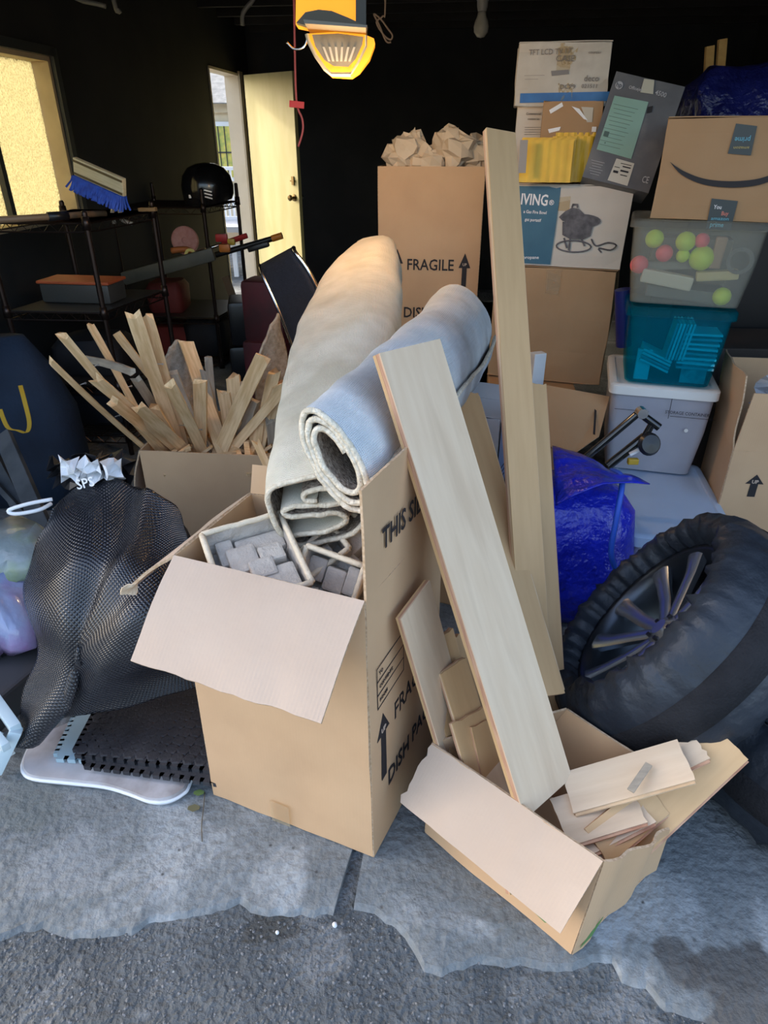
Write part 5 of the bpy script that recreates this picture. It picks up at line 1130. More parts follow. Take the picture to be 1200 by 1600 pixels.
# ---------------------------------------------------------------- right stack
def tote(name, label, tl, tr, d, h, taper, mb, ml=None, lid_h=.025, rim=.012, wall=.004, group=None):
    """tapered plastic box hanging down from its top front edge tl-tr"""
    tl = V(tl); tr = V(tr); z = (tl.z + tr.z) / 2; tl.z = tr.z = z; x = (tr - tl).normalized(); y = V((-x.y, x.x, 0)); W_ = (tr - tl).length
    F = Matrix((x, y, V((0, 0, 1)))).transposed().to_4x4(); F.translation = (tl + tr) / 2 + y * d / 2 - V((0, 0, h))
    t = thing(name, label, 'storage box', F, group); bm = NB()
    def ring(w_, dd_, z_, r=.03):
        out = []
        for (sx, sy, a0) in ((1, 1, 0), (-1, 1, 90), (-1, -1, 180), (1, -1, 270)):
            for k in range(4):
                a = math.radians(a0 + 30 * k); out.append(bm.verts.new((sx * (w_ / 2 - r) + r * math.cos(a), sy * (dd_ / 2 - r) + r * math.sin(a), z_)))
        return out
    def skin(R, capb=True):
        for A, B in zip(R, R[1:]):
            for k in range(16): bm.faces.new((A[k], A[(k + 1) % 16], B[(k + 1) % 16], B[k]))
        if capb: bm.faces.new(R[0][::-1])
    tp = taper
    R = [ring(W_ - 2 * tp, d - 2 * tp, 0), ring(W_ - tp, d - tp, h * .5), ring(W_ - 2 * rim, d - 2 * rim, h - lid_h), ring(W_ - 2 * rim - 2 * wall, d - 2 * rim - 2 * wall, h - lid_h), ring(W_ - tp - 2 * wall, d - tp - 2 * wall, h * .5), ring(W_ - 2 * tp - 2 * wall, d - 2 * tp - 2 * wall, wall)]
    skin(R); bm.faces.new(R[-1]); obj('box_body', bm, mb, t, True, smooth='auto')
    bm = NB(); R = [ring(W_ - 2 * rim, d - 2 * rim, h - lid_h), ring(W_, d, h - lid_h), ring(W_, d, h - .005), ring(W_ - .012, d - .012, h), ring(W_ - .05, d - .05, h), ring(W_ - .06, d - .06, h - .005)]
    skin(R, False); bm.faces.new(R[-1]); obj('lid', bm, ml or mb, t, True, smooth='auto'); return t, F
M['grey_tote'] = mat('frosted_grey_plastic', (.34, .34, .38), (.40, .40, .44), 5, .45); M['lid_white'] = mat('white_lid', (.74, .74, .70), rough=.45); M['lid_sky'] = mat('sky_tinted_lid', (.40, .52, .68), (.44, .56, .72), 5, .4)  # blue of the lowest lid: sky reflection put into its colour
M['clear_tote'] = see('clear_plastic', (.93, .93, .88), (.50, .49, .43), .19, .22); M['teal_tote'] = see('teal_plastic', (.24, .80, .88), (.0, .22, .30), .20, .2)
# lowest: large white tote, of which the lid shows
a = atz(985, 842, .31); b_ = atz(1130, 812, .31)
t_, _F = tote('storage_tote', 'large pale tote on the floor beside the blue bag, its white lid showing, tinted with sky reflection', V((.80, 1.86, .31)), V((1.14, 1.80, .31)), .62, .305, .03, M['grey_tote'], M['lid_sky'], .04, .012)
# grey tote with white lid
a = aty(953, 603, 2.36); b_ = aty(1127, 622, 2.26); zz = .655
a.z = b_.z = zz; tote('storage_tote', 'grey tote with white lid under the teal box', a, b_, .42, zz - .314, .035, M['grey_tote'], M['lid_white'], .035)
gt = bpy.data.objects['storage_tote.001']; GF = frame((a + b_) / 2, b_ - a, (0, .06, 1)); 
text('STORAGE CONTAINER', .016, GF @ T(.09, -.085, .0), M['ink'], gt, .9, 0); lines(GF @ T(0, 0, -.004), [(.03, -.06, .002, .10), (.11, -.10, .15, .0015), (-.10, -.09, .12, .0015)], gt, M['ink'])
bm = NB(); lathe(bm, [(.0001, 0), (.007, 0), (.007, .001), (.0001, .001)], GF @ T(.10, -.15, -.008), 12); obj('sticker_dot', bm, M['lid_white'], gt)
# teal tote
a = aty(982, 473, 2.36); b_ = aty(1157, 492, 2.26); zt2 = .93; a.z = b_.z = zt2
tq, TF = tote('storage_tote', 'see-through teal box of disc cases, between the grey tote and the clear box', a, b_, .36, zt2 - .660, .035, M['teal_tote'], M['teal_tote'], .03)
ORD = ('first', 'second', 'third', 'fourth', 'fifth', 'sixth', 'seventh', 'eighth'); random.seed(4); cs = mat('pale_case', (.75, .9, .92), rough=.3); cd = mat('case_spine', (.25, .5, .55), rough=.4)
hT = zt2 - .66
for k in range(18):
    if k < 6: Mx = TF @ T(-.02 + k * .011, -.09, .09) @ RY(8); sz_ = (.0075, .12, .13)
    elif k < 14: Mx = TF @ T(.085, -.085, .06 + (k - 6) * .017) @ RZ(random.uniform(-4, 4)); sz_ = (.125, .12, .008)
    else: Mx = TF @ T(-.055 + .002 * (k - 14), -.09, .06 + (k - 14) * .012) @ RY(22); sz_ = (.11, .11, .008)
    bm = NB(); box(bm, sz_, None, .0015); solo('disc_case', bm, cs if k % 3 else cd, '%s inside the see-through teal box' % ('%s from the left of the upright disc cases' % ORD[k] if k < 6 else '%s from the bottom of the flat stack of disc cases' % ORD[k - 6] if k < 14 else '%s from the bottom of the slanting disc cases' % ORD[k - 14]), 'disc case', 'disc cases in the teal box', M=Mx)
bm = NB(); box(bm, (.085, .006, .095), None, .001); o = solo('picture_card', bm, mat('teal_card', (.3, .6, .62), (.1, .3, .34), 30, .4), 'square card standing in the lower right of the teal box', 'card', M=TF @ T(.085, -.125, .006))
bm = NB(); box(bm, (.05, .02, .11), None, .003); solo('white_case', bm, cs, 'white case standing in the lower left of the teal box', 'case', M=TF @ T(-.09, -.12, .006))
# clear tote
a = aty(985, 349, 2.40); b_ = aty(1206, 378, 2.26); zt3 = 1.205; a.z = b_.z = zt3
tq, KF = tote('storage_tote', 'clear plastic box of toys and balls, under the smiling carton', a, b_, .36, zt3 - zt2 - .004, .04, M['clear_tote'], M['clear_tote'], .025)
fl_y = mat('fluorescent_yellow', (.62, .85, .05), rough=.5); pk = mat('neon_pink', (.95, .12, .18), rough=.5); dk_ = mat('dark_grey_item', (.10, .10, .10), rough=.6)
for k, (x, z, r, m_, lb) in enumerate(((-.13, .205, .030, fl_y, 'fluorescent yellow ball at the upper left in the clear box'), (-.03, .20, .032, fl_y, 'fluorescent yellow ball at the top middle in the clear box'), (.03, .15, .040, fl_y, 'largest fluorescent yellow ball in the middle of the clear box'),
    (-.09, .16, .028, pk, 'neon pink ball in the clear box'), (-.165, .12, .030, pk, 'neon orange-pink ball at the left side of the clear box'), (-.03, .155, .022, fl_y, 'small yellow ball in the clear box'), (.02, .205, .024, pk, 'small pink ball at the top of the clear box'), (.12, .03, .030, fl_y, 'yellow ball at the lower right of the clear box'))):
    bm = NB(); bmesh.ops.create_icosphere(bm, subdivisions=3, radius=r); solo('toy_ball', bm, m_, lb, 'ball', smooth=True, M=KF @ T(x, -.10, z))
for k, (x, y, z, sx, sy, sz_, rz, c_, lb) in enumerate(((-.07, -.1, .055, .17, .05, .045, 8, (.62, .60, .52), 'white block lying in the clear box'), (.09, -.11, .085, .13, .05, .03, -6, (.60, .52, .28), 'pale yellow block at the right in the clear box'), (.075, -.1, .12, .035, .03, .10, 3, (.38, .24, .16), 'brown wooden block standing in the clear box'),
    (-.05, -.05, .105, .20, .06, .03, -5, (.22, .23, .22), 'grey folded thing in the middle of the clear box'), (0, 0, .008, .26, .2, .04, 4, (.10, .12, .12), 'dark flat thing at the bottom of the clear box'), (.0, .06, .05, .26, .12, .15, 0, (.16, .15, .12), 'dull brown bundle at the back of the clear box'))):
    bm = NB(); box(bm, (sx, sy, sz_), None, .006); solo('toy_block', bm, mat('toy%d' % k, c_, rough=.6), lb, 'toy', M=KF @ T(x, y, z) @ RY(rz))
bm = NB(); lathe(bm, [(.03, 0), (.042, 0), (.042, .012), (.03, .012)], None, 20); solo('tape_ring', bm, dk_, 'dark ring at the right side in the clear box', 'ring', M=KF @ T(.145, -.125, .15) @ RX(80), smooth='auto')
# smiling carton
a = aty(1016, 347, 2.44); b_ = aty(1212, 367, 2.29); za = zt3 + .003; a.z = b_.z = za; b_ = a + (b_ - a).normalized() * .47
am, AF, aw = carton('delivery_carton', 'orange-brown delivery carton with a black smile arrow, topmost of the right stack', 'box', a, b_, .34, .285, M['card_brown'], dents=.005, seed=5, tape=False)
sm1 = cr([V((1047, 253, 0)), V((1065, 273, 0)), V((1098, 288, 0)), V((1140, 293, 0)), V((1180, 290, 0)), V((1210, 280, 0)), V((1232, 266, 0))], 5)
sm2 = cr([V((1047, 253, 0)), V((1068, 267, 0)), V((1100, 279, 0)), V((1140, 283, 0)), V((1180, 280, 0)), V((1208, 272, 0)), V((1232, 266, 0))], 5)
bm = NB(); G = [[AF @ V((onp(AF, p.x, p.y).x, onp(AF, p.x, p.y).y, .0045)) for p in r] for r in (sm1, sm2)]; sheet(bm, G, .0006); obj('smile_print', bm, M['ink'], am)
tapeM = mat('printed_black_tape', (.035, .05, .055), rough=.35); cy = mat('cyan_ink', (.12, .38, .48), rough=.5)
poly_on(AF, [(1150, 193), (1183, 197), (1173, 243), (1137, 240)], tapeM, am, 'printed_tape', .0040); poly_on(AF, [(1112, 310), (1153, 314), (1141, 360), (1103, 357)], tapeM, am, 'printed_tape', .0040)
def tx(s, u0, v0, u1, v1, m, fl=False, asp=1.1):
    a_ = onp(AF, u0, v0); b2_ = onp(AF, u1, v1); L_ = (b2_ - a_).xy.length; sz_ = L_ / len(s) / .58
    text(s, sz_ * asp, AF @ T((a_.x + b2_.x) / 2, (a_.y + b2_.y) / 2, .0052) @ RZ(180 if fl else 0), m, am, 1 / asp, .01)
tx('prime', 1145, 217, 1175, 219, cy, True); tx('amazon', 1144, 230, 1172, 232, mat('gold_ink', (.4, .33, .12), rough=.5), True, .8); tx('You', 1115, 323, 1128, 324, M['white_ink'], False, 1.2); tx('Buy', 1126, 333, 1139, 334, mat('coral_ink', (.6, .2, .15), rough=.5), False, 1.2)
tx('prime', 1107, 350, 1133, 352, cy, False, 1.2); tx('amazon', 1109, 341, 1141, 342, cy, False, .8)
# dark things behind the right stack and the upright open carton at the right edge
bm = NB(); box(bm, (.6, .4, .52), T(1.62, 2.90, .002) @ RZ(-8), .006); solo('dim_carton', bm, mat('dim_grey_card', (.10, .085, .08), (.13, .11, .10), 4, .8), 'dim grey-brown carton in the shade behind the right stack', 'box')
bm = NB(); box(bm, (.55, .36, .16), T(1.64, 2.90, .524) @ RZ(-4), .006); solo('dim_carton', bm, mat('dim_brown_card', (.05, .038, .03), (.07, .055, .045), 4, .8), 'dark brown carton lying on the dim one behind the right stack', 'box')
Yu = 2.08; cz = .515; e0 = aty(1147, 700, Yu); e0.z = cz; ux = V((.992, -.12, 0)); uy = V((.28, .96, 0)); e1 = e0 + ux * .46; e2 = e1 + uy * .42; e3 = e0 + uy * .42; Dn = V((0, 0, -cz + .003)); 
uc = thing('open_moving_carton', 'tall brown carton with flaps up and an up arrow at the right edge', 'box', V((e0.x + .2, e0.y + .2, 0)))
panel('front_panel', e0, e1, e1 + Dn, e0 + Dn, uc, amp=.004, seed=61); panel('left_panel', e3, e0, e0 + Dn, e3 + Dn, uc, amp=.004, seed=62); panel('right_panel', e1, e2, e2 + Dn, e1 + Dn, uc); panel('back_panel', e2, e3, e3 + Dn, e2 + Dn, uc); panel('bottom_panel', e0 + Dn, e1 + Dn, e2 + Dn, e3 + Dn, uc)
Up = V((0, 0, .205)); panel('front_flap', e0 + Up + V((.01, -.01, 0)), e1 + Up, e1, e0, uc, amp=.008, seed=63); panel('side_flap', e3 + Up + V((-.02, .0, .03)), e0 + Up + V((-.015, .03, .045)), e0, e3, uc, amp=.012, seed=64); panel('back_flap', e2 + Up, e3 + Up, e3, e2, uc, amp=.008, seed=65)
UF = frame(e0, ux, (0, 0, 1)); q = onp(UF, 1172, 775); arrow(UF @ T(q.x, q.y, .004), .060, .085, uc, None, .42, .42); lines(UF @ T(onp(UF, 1225, 672)), [(0, .03 * k, .20, .002) for k in range(4)] + [(-.10, .045, .002, .09)], uc, M['ink'])
bm = NB(); crumple(bm, e0 + ux * .2 + V((0, .15, .17)), .2, .1, .12, 6, 90); solo('plastic_wrap', bm, M['clear_film'], 'crumpled clear plastic wrap in the open carton at the right edge', 'plastic wrap')
# open carton between the plain carton and the blue bag, one flap hanging towards the viewer
o0 = V((.44, 2.65, .490)); o1 = V((.80, 2.58, .490)); od = V((.05, .42, 0)); oD = V((0, 0, -.487))
oc = thing('open_lower_carton', 'brown open carton on the floor under the plain carton, front flap hanging out', 'box', V((.8, 2.8, 0)))
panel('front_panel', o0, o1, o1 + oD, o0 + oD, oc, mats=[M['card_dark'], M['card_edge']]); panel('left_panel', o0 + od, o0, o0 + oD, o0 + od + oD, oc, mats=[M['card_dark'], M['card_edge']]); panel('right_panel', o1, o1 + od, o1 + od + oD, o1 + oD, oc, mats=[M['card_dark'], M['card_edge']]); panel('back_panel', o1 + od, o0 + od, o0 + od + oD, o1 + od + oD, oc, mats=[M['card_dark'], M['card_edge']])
panel('inner_flap', o0 + V((0, 0, .004)), o1 + V((0, 0, .004)), o1 + od + V((0, 0, .004)), o0 + od + V((0, 0, .004)), oc, mats=[M['card_dark'], M['card_edge']])
p1_, p2_, p3_, p4_ = aty(852, 602, 2.50), aty(952, 620, 2.45), aty(936, 682, 2.28), aty(893, 712, 2.22); p5_ = aty(858, 698, 2.26)
bm = NB(); polyslab(bm, [p1_, p2_, p3_, p4_, p5_], .005, 0, 1); obj('front_flap', bm, [M['card_dark'], M['card_edge']], oc); bm = NB(); bar(bm, p1_.lerp(p2_, .80) + V((0, -.008, -.02)), p3_.lerp(p4_, .25) + V((0, -.008, .03)), .008, .001, (0, -1, .5)); obj('printed_line', bm, M['ink'], oc)
bm = NB(); tube(bm, [aty(975, 540, 2.62), aty(973, 452, 2.62)], .030, 14); solo('blue_roll', bm, mat('deep_blue', (.01, .015, .12), rough=.4), 'deep blue upright roll between the plain carton and the teal box', 'roll', smooth='auto')
bm = NB(); box(bm, (.055, .04, .19), T(aty(836, 598, 2.66).x, 2.66, .498) @ RZ(20), .004); solo('white_scrap', bm, M['white_plastic'], 'narrow white carton corner beside the tallest board', 'scrap')
# white oven box
z_ = .73; c = atz(781, 656, z_); th_ = math.radians(24); vx = V((-math.cos(th_), math.sin(th_), 0)); vy = V((math.sin(th_), math.cos(th_), 0))
fl_ = c + vx * .32; fl_.z = z_ - .37; fr_ = c.copy(); fr_.z = z_ - .37
ov, OV, ow = carton('oven_box', 'white toaster oven box behind the widest board, bluish white top', 'box', fl_, fr_, .30, .37, mat('glossy_white_card', (.62, .62, .64), (.68, .68, .70), 5, .35), tape=False, seed=8)
text_on('AiroCook', 716, 761, 668, OV, mat('red_script', (.55, .05, .06), rough=.5), ov, 1.2, slope=670); text_on('OVEN', 735, 760, 680, OV, M['ink'], ov, 1.1, .03, slope=682); text_on('GUIDE', 728, 760, 690, OV, M['ink'], ov, 1.1, .03, slope=691)
SD = frame(V((fr_.x, fr_.y, fr_.z)), vy, (0, 0, 1)); side_m = mat('blue_grey_print', (.16, .20, .32), (.24, .28, .42), 9, .4)
bm = NB(); box(bm, (.28, .35, .0008), SD @ T(.15, .18, .004)); obj('side_print', bm, side_m, ov); bm = NB(); box(bm, (.12, .13, .0008), SD @ T(.17, .13, .0052)); obj('oven_picture', bm, M['ink'], ov)
lines(SD @ T(.06, .2, .0052), [(0, -.018 * k, .06 - .01 * (k % 2), .004) for k in range(8)], ov, M['ink']); text('AiroCook', .035, SD @ T(.15, .31, .0055), M['ink'], ov, .8)
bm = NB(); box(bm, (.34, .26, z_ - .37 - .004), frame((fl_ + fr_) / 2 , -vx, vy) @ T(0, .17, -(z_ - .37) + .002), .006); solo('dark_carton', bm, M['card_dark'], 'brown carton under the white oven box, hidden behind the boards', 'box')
# blue bag
bb = thing('blue_bag', 'shiny blue woven shopping bag stuffed full, behind the tall boards', 'bag', (.63, 1.92, 0)); bm = NB()
blob(bm, [(.002, .60, 1.90, .15, .11), (.06, .60, 1.90, .20, .15), (.18, .61, 1.90, .215, .155), (.30, .61, 1.92, .205, .145), (.40, .60, 1.93, .19, .12), (.455, .60, 1.95, .15, .08), (.475, .60, 1.96, .07, .03)], 56, .030, 6, 12, 2.8); obj('bag_body', bm, M['blue_tarp'], bb, smooth=True)
bm = NB(); G = grid_cr([[aty(862, 700, 1.98), aty(905, 705, 1.98), aty(950, 735, 1.90)], [aty(866, 735, 1.86), aty(915, 738, 1.82), aty(985, 745, 1.80)], [aty(868, 790, 1.74), aty(925, 762, 1.72), aty(1016, 755, 1.76)]], 5)
sheet(bm, G, .003, fn=wob(.014, 11, 5)); obj('bag_flap', bm, M['blue_tarp'], bb, smooth=True)
bm = NB(); tube(bm, cr([aty(955, 735, 1.88), aty(972, 748, 1.80), aty(965, 800, 1.74), aty(955, 860, 1.72), aty(962, 890, 1.73)], 5), .009, 6); obj('handle', bm, mat('bright_blue_webbing', (.02, .10, .60), rough=.5), bb, smooth=True)
# bicycle carrier
bk = thing('bike_carrier', 'black tubular bicycle carrier sticking up behind the blue bag', 'carrier', aty(960, 720, 2.05)); Yk = 2.06
for name, P, r in (('long_tube', [(915, 715, Yk), (998, 645, Yk)], .0125), ('long_tube', [(950, 728, Yk - .02), (1008, 682, Yk - .02)], .016), ('cross_tube', [(994, 641, Yk), (1030, 668, Yk - .03)], .013), ('stub_tube', [(1018, 664, Yk - .03), (1004, 688, Yk - .03)], .012)):
    bm = NB(); tube(bm, [aty(*p) for p in P], r, 10); obj(name, bm, mat('gloss_black', (.012, .012, .012), rough=.15, coat=.5) if 'gloss_black' not in bpy.data.materials else bpy.data.materials['gloss_black'], bk, smooth='auto')
bm = NB(); lathe(bm, [(.0001, 0), (.034, 0), (.038, .012), (.030, .024), (.0001, .028)], frame(aty(1012, 694, Yk - .05), (1, .2, .3), (-.2, .4, 1)), 18); obj('knob', bm, M['black_plastic'], bk, smooth='auto')
bm = NB(); lathe(bm, [(.0001, 0), (.017, 0), (.017, .03), (.0001, .03)], frame(aty(1000, 642, Yk - .01), (1, 0, 0), (0, 0, 1)), 12); obj('bolt', bm, M['chrome'], bk, smooth='auto')
bm = NB(); box(bm, (.03, .016, .008), T(aty(991, 708, Yk - .04)) @ RY(-30)); obj('white_tag', bm, M['white_ink'], bk); bm = NB(); box(bm, (.035, .02, .02), T(aty(988, 725, Yk - .04)), .004); obj('yellow_knob', bm, mat('ochre', (.5, .32, .03), rough=.5), bk)

# ---------------------------------------------------------------- wheels in fabric covers
M['cover'] = mat('black_nylon', (.016, .020, .027), (.030, .037, .048), 6, .40, .35, 45, spec=.35); M['band'] = mat('dull_black_band', (.012, .012, .014), (.022, .022, .025), 12, .8, .4, 160, spec=.2); M['alloy'] = mat('dark_alloy', (.42, .47, .54), rough=.25, metal=.85); M['tyre'] = mat('tyre_rubber', (.015, .015, .016), rough=.8)
def wheel(label, c, axis, R=.325, wd=.25, seed=0, rim=True, roll=0, covx=1):
    F = frame(c, V(axis).cross(V((0, 0, 1))) if abs(V(axis).normalized().z) < .99 else (1, 0, 0), V((0, 0, 1)))
    z = V(axis).normalized(); x = z.cross(V((0, 1, 0))).normalized(); y = z.cross(x); F = Matrix((x, y, z)).transposed().to_4x4(); F.translation = V(c); F = F @ RZ(roll)
    t = thing('covered_wheel', label, 'wheel', F, 'wheels in black fabric covers'); h = wd / 2
    seg = 144
    def wr(p, a, j):
        rr = p.xy.length; k = max(0, (abs(p.z) - h * .30) / (h * .7)) * (.55 + 1.0 * max(0, (.33 - rr) / .09))
        s = .010 * math.sin(a * 31 + 2.2 * math.sin(a * 3 + seed) + rr * 40) + .0055 * math.sin(a * 53 + seed + 1.5 * math.sin(a * 7)) + .012 * noise.noise(V((math.cos(a) * 4, math.sin(a) * 4, p.z * 14 + seed)))
        s *= min(1.2, k); d = V((p.x, p.y, 0)).normalized() * (s * .7) + V((0, 0, math.copysign(s * .8, p.z))); return p + d
    prof = [(.236, h * .60), (.238, h * .80), (.246, h * .96), (.262, h * 1.04), (.285, h * 1.0), (.305, h * .88), (.320, h * .68), (.327, h * .45), (.329, h * .30)]
    bm = NB(); lathe(bm, prof, None, seg, wr); obj('cover_face', bm, M['cover'], t, True, smooth=True)
    bm = NB(); lathe(bm, [(r, -zz) for r, zz in prof], None, seg, wr); obj('cover_back', bm, M['cover'], t, True, smooth=True)
    bm = NB(); lathe(bm, [(.326, h * .34), (.332, h * .32), (.3335, 0), (.332, -h * .32), (.326, -h * .34)], None, 96, lambda p, a, j: p + V((p.x, p.y, 0)).normalized() * .002 * noise.noise(p * 22)); obj('tread_band', bm, M['band'], t, True, smooth=True, label='plain dull band around the tread')
    bm = NB()
    for k in range(72):
        pass
    lathe(bm, [(.238 + .006 * math.cos(q), h * .58 + .006 * math.sin(q)) for q in [i * math.pi / 3 for i in range(7)]], None, 96, lambda p, a, j: p + V((p.x, p.y, 0)).normalized() * .006 * noise.noise(p * 30)); obj('elastic_hem', bm, M['band'], t, True, smooth=True)
    bm = NB(); lathe(bm, [(.10, -h * .6), (.236, -h * .7), (.25, -h * .2), (.25, h * .45), (.236, h * .58)], None, 48); obj('tyre', bm, M['tyre'], t, True, smooth=True)
    if rim:
        bm = NB(); lathe(bm, [(.236, h * .60), (.232, h * .68), (.222, h * .64), (.214, h * .40), (.205, -h * .2), (.21, -h * .7)], None, 60); obj('rim', bm, mat('dark_barrel', (.06, .07, .085), rough=.3, metal=.8) if 'dark_barrel' not in bpy.data.materials else bpy.data.materials['dark_barrel'], t, True, smooth=True)
        bm = NB(); lathe(bm, [(.0001, h * .36), (.022, h * .36), (.028, h * .32), (.045, h * .26), (.052, h * .10), (.0001, h * .10)], None, 30); hb = obj('hub', bm, M['alloy'], t, True, smooth='auto')
        for k in range(5):
            bm = NB(); lathe(bm, [(.0001, 0), (.006, 0), (.006, .008), (.0001, .008)], RZ(72 * k + 36) @ T(.036, 0, h * .29), 6); obj('lug_nut', bm, M['black_plastic'], hb, True)
        for k in range(10):
            a = math.radians(72 * (k // 2) + (15 if k % 2 else -15)); a2 = math.radians(72 * (k // 2) + (17 if k % 2 else -17)); bm = NB()
            u = V((math.cos(a), math.sin(a), 0)); u2 = V((math.cos(a2), math.sin(a2), 0)); n_ = V((-math.sin(a), math.cos(a), 0))
            P = [(u * .042, .018, .018, h * .28), (u * .11, .019, .020, h * .36), (u2 * .17, .021, .022, h * .46), (u2 * .224, .029, .03, h * .60)]; vs = []
            for p, w_, d_, z_ in P: vs.append([bm.verts.new(p + n_ * w_ * s_ + V((0, 0, z_ + dz))) for s_, dz in ((-1, -.004), (-.6, 0), (.6, 0), (1, -.004), (.7, -d_), (-.7, -d_))])
            for A, B in zip(vs, vs[1:]):
                for i in range(6): bm.faces.new((A[i], A[(i + 1) % 6], B[(i + 1) % 6], B[i]))
            bm.faces.new(vs[0]); bm.faces.new(vs[-1][::-1]); obj('spoke', bm, M['alloy'], t, True, smooth='auto')
    return t
ax = V((-.75, .32, .58)); wc = atz(1050, 997, .36)
wheel('black covered wheel leaning with its alloy rim showing, uppermost at the right', wc, ax, seed=1, roll=20)
wheel('black covered wheel lying flat at the right edge, under the leaning one', V((1.10, 1.16, .132)), V((.06, .03, 1)), seed=5, rim=True)

# ---------------------------------------------------------------- things hanging from the ceiling
op = thing('door_opener', 'garage door opener hanging from the ceiling with two amber-lit lenses', 'door opener', (-.15, 2.5, 1.6)); Yo = 2.45
oA = aty(528, 60, Yo); oM = frame(V((oA.x, Yo, oA.z)), (1, .02, 0), (0, 0, 1))      # X right, Y up, Z to viewer
def OP(u, v, z=0): p = aty(u, v, Yo); return oM @ V((p.x - oA.x, p.z - oA.z, z))
bm = NB(); polyslab(bm, [OP(462, 38, -.05), OP(463, -60, -.05), OP(566, -60, -.05), OP(566, 48, -.05), OP(520, 50, -.05)], .10); 
up_ = obj('upper_lens', bm, M['orange_glow'], op)
bm = NB(); polyslab(bm, [OP(556, 40, -.06), OP(556, -80, -.06), OP(572, -80, -.06), OP(572, 48, -.06)], .16); obj('housing', bm, mat('dark_grey_housing', (.05, .05, .045), rough=.4), op)
P = [OP(*p) for p in ((466, 40), (480, 24), (500, 20), (520, 22), (545, 32), (575, 46), (572, 52), (480, 44))]
bm = NB(); polyslab(bm, [p + V((0, -.03, 0)) for p in P], .05); obj('dark_scoop', bm, mat('smoked_plastic', (.06, .045, .02), rough=.3), op)
bm = NB(); polyslab(bm, [OP(480, 42, .03), OP(574, 50, .03), OP(572, 54, .03), OP(482, 48, .03)], .22); obj('bottom_plate', bm, mat('grey_plate', (.20, .19, .16), rough=.4), op)
outl = [(481, 55), (483, 68), (493, 90), (508, 110), (518, 119), (550, 121), (562, 113), (578, 92), (586, 70), (584, 62), (570, 56), (525, 52)]
bm = NB(); polyslab(bm, [OP(u, v, -.02) for u, v in outl], .10); obj('lower_lens', bm, M['orange_glow'], op)
bm = NB(); sc0 = (530, 82)
polyslab(bm, [OP(*p, .034) for p in ((489, 57), (494, 75), (508, 96), (522, 105), (545, 106), (556, 94), (566, 72), (568, 60), (530, 55))], .008); obj('lens_guard', bm, mat('smoky_guard', (.20, .17, .12), (.28, .24, .17), 20, .3), op)
bm = NB(); tube(bm, [OP(*p, .040) for p in ((481, 56), (484, 68), (495, 90), (509, 110), (519, 118), (548, 118))], .006, 6); tube(bm, [OP(*p, .040) for p in ((548, 118), (560, 100), (572, 75), (572, 58))], .004, 6); obj('guard_rim', bm, mat('cream_rim', (.55, .48, .34), rough=.4), op)
for k in range(6):
    bm = NB(); u = 505 + k * 9.5; c_ = 530; polyslab(bm, [OP(u, 76, .040), OP(u + 3.5, 76, .040), OP(u + 3.5 + (c_ - u) * .35, 98, .040), OP(u + (c_ - u) * .35, 98, .040)], .003); obj('guard_rib', bm, mat('rib_cream', (.55, .50, .40), rough=.3) if 'rib_cream' not in bpy.data.materials else bpy.data.materials['rib_cream'], op)
lp_ = bpy.data.objects.new('opener_lamp', bpy.data.lights.new('opener_lamp', 'POINT')); C.objects.link(lp_); lp_.location = (-.13, 2.42, 1.555); lp_.data.energy = 5.5; lp_.data.color = (1, .66, .34); lp_.data.shadow_soft_size = .06
for s in (-1, 1):
    bm = NB(); p = OP(515 + s * 40, -50, -.05); bar(bm, p, V((p.x, p.y, 2.41)), .025, .003, (0, -1, 0)); obj('hanger_strap', bm, M['black_metal'], op)
bm = NB(); tube(bm, cr([OP(480, 57), OP(478, 68), OP(470, 76), OP(458, 76), OP(448, 66)], 4), .0035, 5); obj('antenna_wire', bm, M['chrome'], op, smooth=True)
pc = thing('pull_cord', 'red emergency pull cord with red tag hanging beside the door opener', 'cord', aty(463, 155, 2.4))
bm = NB(); p0_ = aty(458, -80, 3.2); tube(bm, [V((p0_.x, 3.2, 2.4)), p0_] + cr([aty(460, 40, 3.2), aty(463, 155, 3.2), aty(472, 185, 3.2), aty(473, 205, 3.2), aty(466, 229, 3.2)], 4), .0045, 6); obj('cord', bm, mat('pink_red_cord', (.42, .10, .12), rough=.6), pc, smooth=True)
bm = NB(); F = frame(aty(464, 158, 3.19), (1, 0, -.1), (.1, 0, 1)); box(bm, (.060, .024, .006), F @ T(0, -.012, 0), .001); obj('tag', bm, mat('red_tag', (.55, .03, .05), rough=.5), pc)
lb_ = thing('ceiling_bulb', 'white bulb hanging from a porcelain holder on the ceiling', 'lamp', aty(752, 0, 5.4)); cB_ = aty(752, 40, 5.4)
bm = NB(); lathe(bm, [(.0001, -.068), (.025, -.062), (.046, -.035), (.050, -.008), (.044, .02), (.030, .05), (.026, .075), (.0001, .078)], T(cB_), 20); obj('bulb', bm, mat('milk_glass', (.62, .60, .50), rough=.25), lb_, smooth=True)
bm = NB(); lathe(bm, [(.028, .075), (.034, .10), (.036, .13), (.06, .17), (.10, .20), (.11, 2.28 - cB_.z), (.0001, 2.28 - cB_.z)], T(cB_), 20); obj('porcelain_holder', bm, mat('porcelain', (.42, .41, .37), rough=.3), lb_, smooth='auto')
bm = NB(); tube(bm, [cB_ - V((0, 0, .068)), cB_ - V((0, 0, .13))], .002, 5); obj('bulb_string', bm, M['ink'], lb_)
bm = NB(); cw = [aty(*p, 3.6) for p in ((602, -60), (602, 5), (598, 25), (588, 35), (600, 55), (610, 62), (613, 55), (606, 45), (595, 30), (584, 22), (592, 38), (603, 64), (611, 66))]; cw[0].z = 2.4; tube(bm, cr(cw, 4), .004, 5)
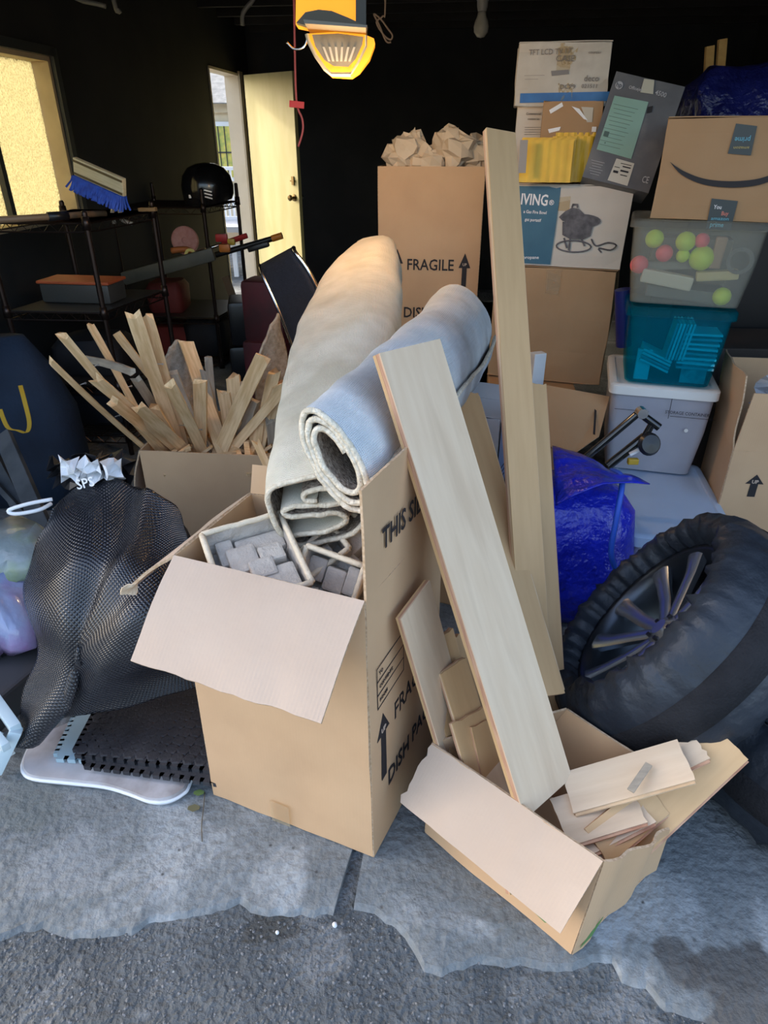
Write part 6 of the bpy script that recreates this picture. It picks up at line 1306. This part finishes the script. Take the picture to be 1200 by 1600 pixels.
solo('wire_bundle', bm, mat('brown_wire', (.28, .20, .14), rough=.5), 'loose twisted wire bundle hanging right of the door opener', 'wire', smooth=True)
for k, (P, lb) in enumerate((([(178, 2), (183, 18), (188, 16)], 'small grey bracket on the dark ceiling at the left'), ([(396, 0), (380, 20), (379, 40)], 'curved grey cable end on the dark ceiling left of the opener'), ([(120, 0), (150, 6), (165, 10)], 'short grey pipe piece on the dark ceiling at upper left'))):
    bm = NB(); tube(bm, [V((aty(*P[0], 4.4).x, 4.4, 2.4))] + cr([aty(*p, 4.4) for p in P], 3), .012, 6); solo('ceiling_bracket', bm, mat('dim_metal_%d' % k, (.16, .16, .15), rough=.5), lb, 'bracket', smooth=True)

# ---------------------------------------------------------------- litter on the concrete
bm = NB(); tube(bm, cr([atz(320, 1238, .004), atz(318, 1262, .008), atz(315, 1290, .004), atz(316, 1315, .003)], 4), .0012, 5); solo('twig', bm, mat('twig_brown', (.10, .08, .05), rough=.8), 'thin dry twig on the concrete left of the tall carton', 'twig')
for k, (u, v, r, c_, lb) in enumerate(((311, 1240, .016, (.10, .16, .04), 'green dry leaf beside the twig, upper one'), (303, 1264, .018, (.13, .12, .06), 'brownish dry leaf beside the twig, lower one'))):
    bm = NB(); c = atz(u, v, .004); G = [[c + V(((j - 2) * r * .4, (i - 2) * r * .3 * (1 - abs(j - 2) * .3), .006 * noise.noise(V((i, j, k))) + .004)) for j in range(5)] for i in range(5)]; sheet(bm, G, .0006); solo('dry_leaf', bm, mat('leaf%d' % k, c_, rough=.8), lb, 'leaf')
for k, (u, v, r, lb) in enumerate(((523, 1445, .0055, 'white pebble at the end of the floor joint'), (433, 1457, .004, 'tiny white chip on the asphalt left of the joint'), (1018, 1512, .004, 'tiny pale chip on the asphalt right of the low carton'))):
    bm = NB(); bmesh.ops.create_icosphere(bm, subdivisions=2, radius=r)
    for q in bm.verts: q.co = q.co * (1 + .3 * noise.noise(q.co * 200))
    solo('pebble', bm, M['white_plastic'], lb, 'pebble', M=T(atz(u, v, -.011)), smooth=True)
